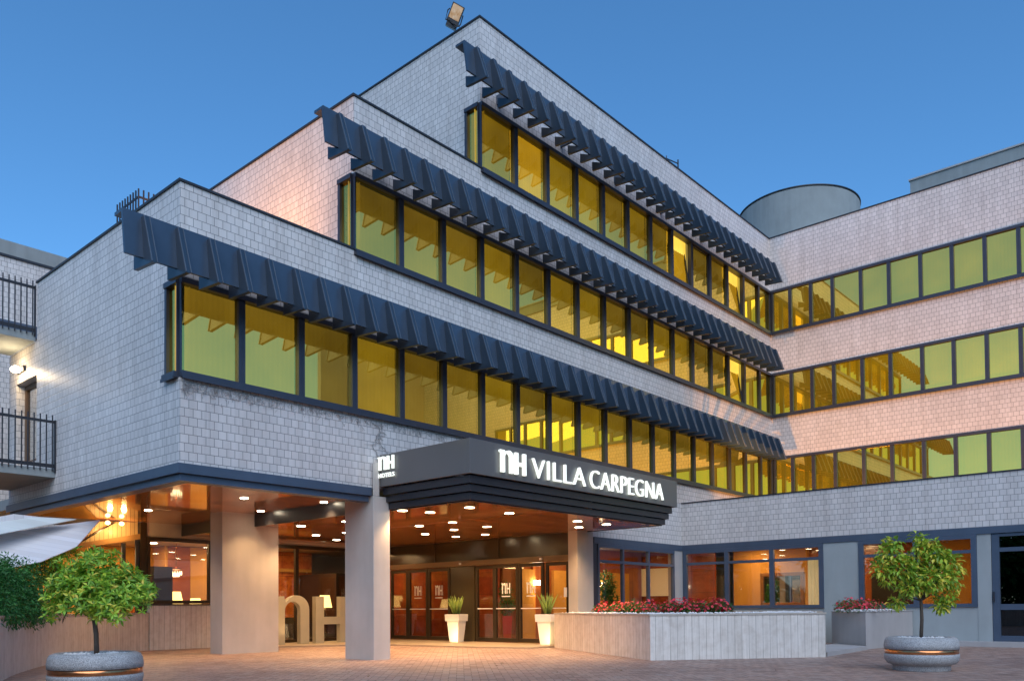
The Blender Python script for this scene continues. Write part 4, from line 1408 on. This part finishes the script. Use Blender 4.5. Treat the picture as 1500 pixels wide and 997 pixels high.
tr1 = thing("potted_tree", "irregular lopsided citrus tree in the right forecourt pot", "tree", PR)
cl = []
for r_, f_, z, rad in ((-.46, 0, 1.80, .20), (-.60, 0, 1.58, .15), (-.40, .05, 1.98, .13), (-.28, -.05, 1.60, .20), (-.02, 0, 2.07, .085), (.06, .1, 1.72, .19), (.26, 0, 1.80, .19), (.46, .05, 1.70, .17), (.34, -.1, 1.46, .18), (.08, -.15, 1.40, .20), (.40, 0, 1.14, .15), (-.20, -.1, 1.30, .17), (-.34, .05, 1.06, .12), (.02, .2, 1.56, .20), (.60, 0, 1.56, .09), (.20, 0, 1.98, .10), (.30, -.05, 1.00, .10), (.02, -.05, 1.90, .12), (-.50, .0, 1.40, .10), (.55, .0, 1.34, .09)):
    x, y, z = at(PR, r_, f_, z)
    rad *= 1.0
    cl.append((x, y, z, rad ** 2.1, rad, rad, rad * .9))
m = MB(); crown(m, cl, 2500, .105, .048, .45); m.build("crown", LEAFB, tr1)
m = MB(); b0_ = Vector((PR[0], PR[1], .46)); t0_ = Vector((PR[0] + .01, PR[1] - .01, 1.12))
limb_set(m, b0_, t0_, [Vector(c[:3]) for c in cl[:13]], .028); m.build("trunk", BARK, tr1, smooth=True)

# hedge and oleander behind the left garden wall
random.seed(5)
hd = thing("hedge", "dense dark green evergreen hedge above the curved garden wall", "hedge", (5.0, 16.6, 0))
cl = []
for k in range(22):
    s_ = k / 25
    x = 3.3 + 3.0 * s_ - .45; y = 12.6 + 4.9 * s_ + .30
    for z, rad in ((1.72, .34), (1.45, .40), (1.12, .40), (1.0, .30)):
        cl.append((x + (.34 if z < 1.2 else .1) + random.uniform(-.2, .3), y + random.uniform(-.2, .2), z + random.uniform(-.1, .1), rad ** 2, rad, rad, rad * .85))
m = MB(); crown(m, cl, 36000, .072, .028, .2); m.build("foliage", LEAFH, hd)
m = MB()
for k in range(7):
    s_ = k / 6
    m.tube([(2.4 + 3.0 * s_, 12.75 + 4.9 * s_, 0), (2.45 + 3.0 * s_, 12.75 + 4.9 * s_, 1.8)], [.05, .02], 6)
m.build("stem", BARK, hd)
ol = thing("oleander_shrub", "taller shrub with whorled leaves rising behind the left potted tree", "shrub", (6.1, 17.9, 0))
cl = []
for k in range(22):
    a = random.uniform(0, 1)
    v = Vector((6.35, 18.2, 0)) + RTh * random.uniform(-.55, .5) + FWh * random.uniform(-.2, .3)
    cl.append((v.x, v.y, random.uniform(1.5, 2.35), .05, .16, .16, .14))
m = MB(); crown(m, cl, 1500, .17, .035, .1, whorl=8); m.build("foliage", LEAFA, ol)
m = MB()
for c in cl[::2]:
    m.tube([(6.35, 18.2, 0), (6.35 + (c[0] - 6.35) * .6, 18.2 + (c[1] - 18.2) * .6, c[2] * .6), (c[0], c[1], c[2])], [.02, .014, .008], 5)
m.build("stem", BARK, ol)

# ------------------------------------------------------------------ tall white plant pots
def plant_pot(loc, label, plabel, lean=0, lit_=True, group=None, mat=None):
    t = thing("plant_pot", label, "plant pot", loc)
    a = R(10)
    def ring(r_, z):
        return [(loc[0] + r_ * (math.cos(a + k * math.pi / 2 + math.pi / 4)) * 1.414, loc[1] + r_ * (math.sin(a + k * math.pi / 2 + math.pi / 4)) * 1.414, z) for k in range(4)]
    def frust(mb, r0, z0_, r1, z1_):
        mb.hexa(ring(r0, z0_) + ring(r1, z1_))
    m = MB(); frust(m, .145, loc[2], .20, loc[2] + .60); m.build("body", mat or WHITE, t, bevel=.01)
    m = MB(); frust(m, .235, loc[2] + .601, .245, loc[2] + .80); m.build("rim", mat or WHITE, t, bevel=.01)
    m = MB(); frust(m, .20, loc[2] + .801, .20, loc[2] + .81); m.build("soil", SOIL, t)
    pt = thing("succulent_plant", plabel, "plant", (loc[0], loc[1], loc[2] + .80))
    f = MB()
    for k in range(34):
        an_ = random.uniform(0, 6.28); r_ = random.uniform(0, .10)
        p = Vector((loc[0] + r_ * math.cos(an_), loc[1] + r_ * math.sin(an_), loc[2] + .79))
        d = Vector((math.cos(an_) * random.uniform(.05, .55), math.sin(an_) * random.uniform(.05, .55), 1)).normalized()
        Lh = random.uniform(.30, .60)
        w_ = d.orthogonal().normalized(); w2 = d.cross(w_)
        pts = [p, p + d * Lh * .5 + Vector((0, 0, .02)), p + d * Lh + Vector((math.cos(an_), math.sin(an_), 0)) * .03]
        f.tube(pts, [.016, .030, .004], 5)
    f.build("leaf_cluster", SPIKE, pt, smooth=True)
plant_pot((16.86, 17.02, .046), "tall white tapered plant pot glowing at its foot, between the two sets of doors", "upright pale green succulent in the pot between the doors")
plant_pot((16.95, 13.72, .046), "tall white tapered plant pot beside the travertine planter end", "upright pale green succulent in the pot at the planter end")
plant_pot((16.9, 20.55, .046), "tall white tapered plant pot half hidden behind the square grey column", "upright pale green succulent in the pot behind the column")
spot_light("pot_uplight", (16.35, 16.75, .12), (16.8, 17.0, .35), 9, (1, .70, .32), R(95), .7, .04)
spot_light("pot_uplight", (16.55, 13.35, .12), (16.9, 13.7, .35), 7, (1, .70, .32), R(95), .7, .04)
rp = thing("plant_pot", "red tapered plant pot with leafy green plant inside the glass doors", "plant pot", (18.3, 16.35, .03))
m = MB(); m.lathe((18.3, 16.35, .031), [(.15, 0), (.21, .75), (.19, .75), (.17, .70)], 4); m.build("body", simple("red_lacquer", (.55, .03, .015), .25), rp)
ip = thing("indoor_plant", "leafy green plant in the red pot inside the glass doors", "plant", (18.3, 16.35, .75))
m = MB(); crown(m, [(18.3, 16.35, 1.15, 1, .22, .22, .38), (18.25, 16.35, 1.5, .6, .16, .16, .3)], 420, .14, .05, .1); m.build("foliage", LEAFF, ip)
ip2 = thing("indoor_plant", "dark bushy indoor plant behind the window right of the entrance", "plant", (20.6, 14.4, .03))
m = MB(); crown(m, [(20.6, 14.4, 1.1, 1, .38, .38, .75), (20.6, 14.4, 1.7, .6, .25, .25, .4)], 1100, .15, .045, .1); m.build("foliage", LEAFH, ip2)
m = MB(); m.tube([(20.6, 14.4, .30), (20.6, 14.4, 1.6)], .03, 6); m.build("trunk", BARK, ip2)
m = MB(); m.lathe((20.6, 14.4, .031), [(.2, 0), (.26, .40), (.22, .40), (.22, .36)], 20); m.build("pot", DARKW, ip2)

# ------------------------------------------------------------------ lobby furniture
def table_lamp(loc, label, s=1.0):
    t = thing("table_lamp", label, "lamp", loc)
    m = MB(); m.lathe(loc, [(.09 * s, 0), (.09 * s, .03), (.03 * s, .06), (.05 * s, .2), (.025 * s, .34), (.02 * s, .5)], 16); m.build("base", DARKW, t, smooth=True)
    m = MB(); m.lathe(loc, [(.26 * s, .48 * s), (.17 * s, .92 * s)], 24, cap=False); m.build("lamp_shade", LSHADE, t, smooth=True)
    point_light("table_lamp_light", (loc[0], loc[1], loc[2] + .6), 5, WARM, .1)
def side_table(x, y, label):
    m = MB(); m.box(x - .3, x + .3, y - .3, y + .3, .60, .64)
    for sx in (-.26, .22):
        for sy in (-.26, .22):
            m.box(x + sx, x + sx + .04, y + sy, y + sy + .04, .031, .599)
    tag(m.build("side_table", DARKW), label, "table")
side_table(15.95, 22.1, "dark side table behind the letter H inside the lobby")
table_lamp((15.95, 22.1, .641), "orange shaded table lamp behind the letter H inside the lobby", .9)
side_table(11.5, 23.2, "dark side table inside the lobby left of the wide column")
table_lamp((11.5, 23.2, .641), "orange shaded table lamp inside the lobby left of the wide column", 1.0)
ch = thing("chandelier", "small glass chandelier hanging in the lobby left of the wide column", "chandelier", (11.75, 23.6, 2.0))
m = MB(); m.tube([(11.75, 23.6, 2.30), (11.75, 23.6, 2.995)], .012, 6); m.lathe((11.75, 23.6, 2.2), [(.02, 0), (.16, .03), (.16, .05), (.02, .10)], 16); m.build("stem", GILT if "GILT" in globals() else COPPER, ch)
m = MB()
for k in range(14):
    a_ = k * 2 * math.pi / 14
    for r_, dz in ((.15, 0), (.08, .05)):
        m.lathe((11.75 + r_ * math.cos(a_), 23.6 + r_ * math.sin(a_), 2.06 - dz), [(.006, 0), (.018, .03), (.006, .12)], 6)
m.build("glass_drop", emitter("chandelier_glow", (1.0, .78, .42), 1.5), ch)
table_lamp((12.3, 23.5, .641), "pale shaded table lamp further right inside the lobby beside the wide column", .8)
side_table(12.3, 23.5, "second dark side table inside the lobby beside the wide column")
def armchair(x, y, rz, label):
    t = thing("armchair", label, "armchair", (x, y, .03))
    def bx(mb, x0, x1, y0_, y1_, z0_, z1_):
        c, s_ = math.cos(rz), math.sin(rz)
        q = [(x + a * c - b * s_, y + a * s_ + b * c) for a, b in ((x0, y0_), (x1, y0_), (x1, y1_), (x0, y1_))]
        mb.hexa([(p[0], p[1], z0_) for p in q] + [(p[0], p[1], z1_) for p in q])
    m = MB(); bx(m, -.36, .36, -.34, .34, .14, .46); m.build("seat", DARKW, t, bevel=.04)
    m = MB(); bx(m, -.42, .42, .34, .48, .14, .88); m.build("backrest", DARKW, t, bevel=.04)
    for sx in (-.46, .37):
        m = MB(); bx(m, sx, sx + .09, -.34, .338, .14, .62); m.build("armrest", DARKW, t, bevel=.03)
    m = MB()
    for a in (-.38, .32):
        for b in (-.3, .3): bx(m, a, a + .05, b, b + .05, .031, .139)
    m.build("legs", COPE, t)
armchair(13.3, 22.6, 2.6, "dark armchair inside the lobby behind the letter n")
armchair(24.6, 6.1, -1.4, "dark armchair inside the window behind the right potted tree")
mi = thing("wall_mirror", "gilt framed mirror on the ochre wall behind the wide right window", "mirror", (26.58, 11.4, 1.1))
m = MB()
GILT = simple("carved_gilt_frame", (.22, .09, .03), .4, .3, .4, 30, bumpy=.8)
for (a, b, c, d_) in ((10.7, 12.2, 1.0, 1.12), (10.7, 12.2, 2.0, 2.12), (10.7, 10.82, 1.121, 1.999), (12.08, 12.2, 1.121, 1.999)):
    m.box(26.53, 26.598, a, b, c, d_)
m.build("frame", GILT, mi, bevel=.01)
m = MB(); m.box(26.57, 26.59, 10.821, 12.079, 1.121, 1.999)
t_ = NT("mirror_glass"); t_.setp(color=(.8, .8, .8), metal=1.0, rough=.02); m.build("glass", t_.m, mi)
cu = MB()
for k in range(10):
    y_ = 8.66 + .05 * k
    cu.face([(X5 + .28 + .03 * (k % 2), y_, .96), (X5 + .28 + .03 * ((k + 1) % 2), y_ + .05, .96), (X5 + .28 + .03 * ((k + 1) % 2), y_ + .05, 2.3), (X5 + .28 + .03 * (k % 2), y_, 2.3)])
tag(cu.build("curtain", mat_curtain("cream_curtain", (.75, .6, .35), .15, (1, .72, .32))), "cream curtain at the right end of the wide ground-floor window", "curtain")

# dried creeper clinging below the lowest window sill
random.seed(11)
cr = MB()
for _ in range(520):
    x = X1 + .05 + 6.0 * random.random() ** 1.7
    z = 4.80 - abs(random.gauss(0, .07)) * (1.2 - .1 * (x - X1))
    d = Vector((random.gauss(0, 1), random.gauss(0, .15), random.gauss(-.6, 1))).normalized() * random.uniform(.04, .12)
    p = Vector((x, YF - .015 - random.random() * .03, z))
    cr.tube([p, p + d], .004, 3, False)
for bx_, zz in ((10.55, 4.75), (10.75, 4.7), (18.15, 4.78), (18.6, 4.78), (18.35, 4.78)):
    p = Vector((bx_, YF - .02, zz))
    for _ in range(26):
        q = p + Vector((random.gauss(0, .05), 0, -random.uniform(.02, .06)))
        cr.tube([p, q], .006, 3, False)
        if random.random() < .7:
            cr.tube([q, q + Vector((random.gauss(0, .12), 0, -random.uniform(0, .12)))], .004, 3, False)
        p = q
        if p.z < 3.95: break
tag(cr.build("dried_creeper", simple("dry_twig", (.33, .32, .315), .9, 0, .4, 30)), "dry leafless creeper twigs clinging to the tiles under the lowest windows", "creeper")

random.seed(31)
m = MB()
for _ in range(46):
    x, y = random.uniform(6, 20), random.uniform(4.5, 12)
    a_ = random.uniform(0, 6.28)
    m.leaf(Vector((x, y, .012)), Vector((math.cos(a_), math.sin(a_), .05)), Vector((0, 0, 1)), random.uniform(.05, .09), .035, .15)
tag(m.build("fallen_leaves", mat_leaf("dry_leaf", [(.16, .09, .03), (.24, .16, .05), (.10, .12, .03)], .7)), "scattered small dry leaves lying on the brick forecourt", "leaves", kind="stuff")
# ------------------------------------------------------------------ trees across the road (seen only as reflections)
random.seed(21)
tp = None
ring = []
for k in range(20):
    a_ = R(125 + k * 10.5)
    ring.append((14 + 44 * math.cos(a_) + random.uniform(-2, 2), 8 + 44 * math.sin(a_) + random.uniform(-2, 2), random.uniform(.9, 1.2)))
for k, (x, y, s_) in enumerate(ring):
    if tp is None:
        tp = thing("roadside_tree", "broad dark tree across the road opposite the hotel", "tree", (0, 0, 0), "trees across the road")
        cl = [(random.uniform(-3.2, 3.2), random.uniform(-3.2, 3.2), random.uniform(1.3, 6.0), 1, 1.7, 1.7, 1.3) for _ in range(18)]
        m = MB(); crown(m, cl, 7000, .55, .3, .3); m.build("crown", LEAFH, tp)
        m = MB(); m.tube([(0, 0, 0), (.1, 0, 1.6), (0, .1, 3.6)], [.28, .22, .12], 10); m.build("trunk", BARK, tp)
        tp.location = (x, y, 0); tp.scale = (s_,) * 3
    else:
        dup(tp, (x, y, 0), k * 1.3, None, s_)
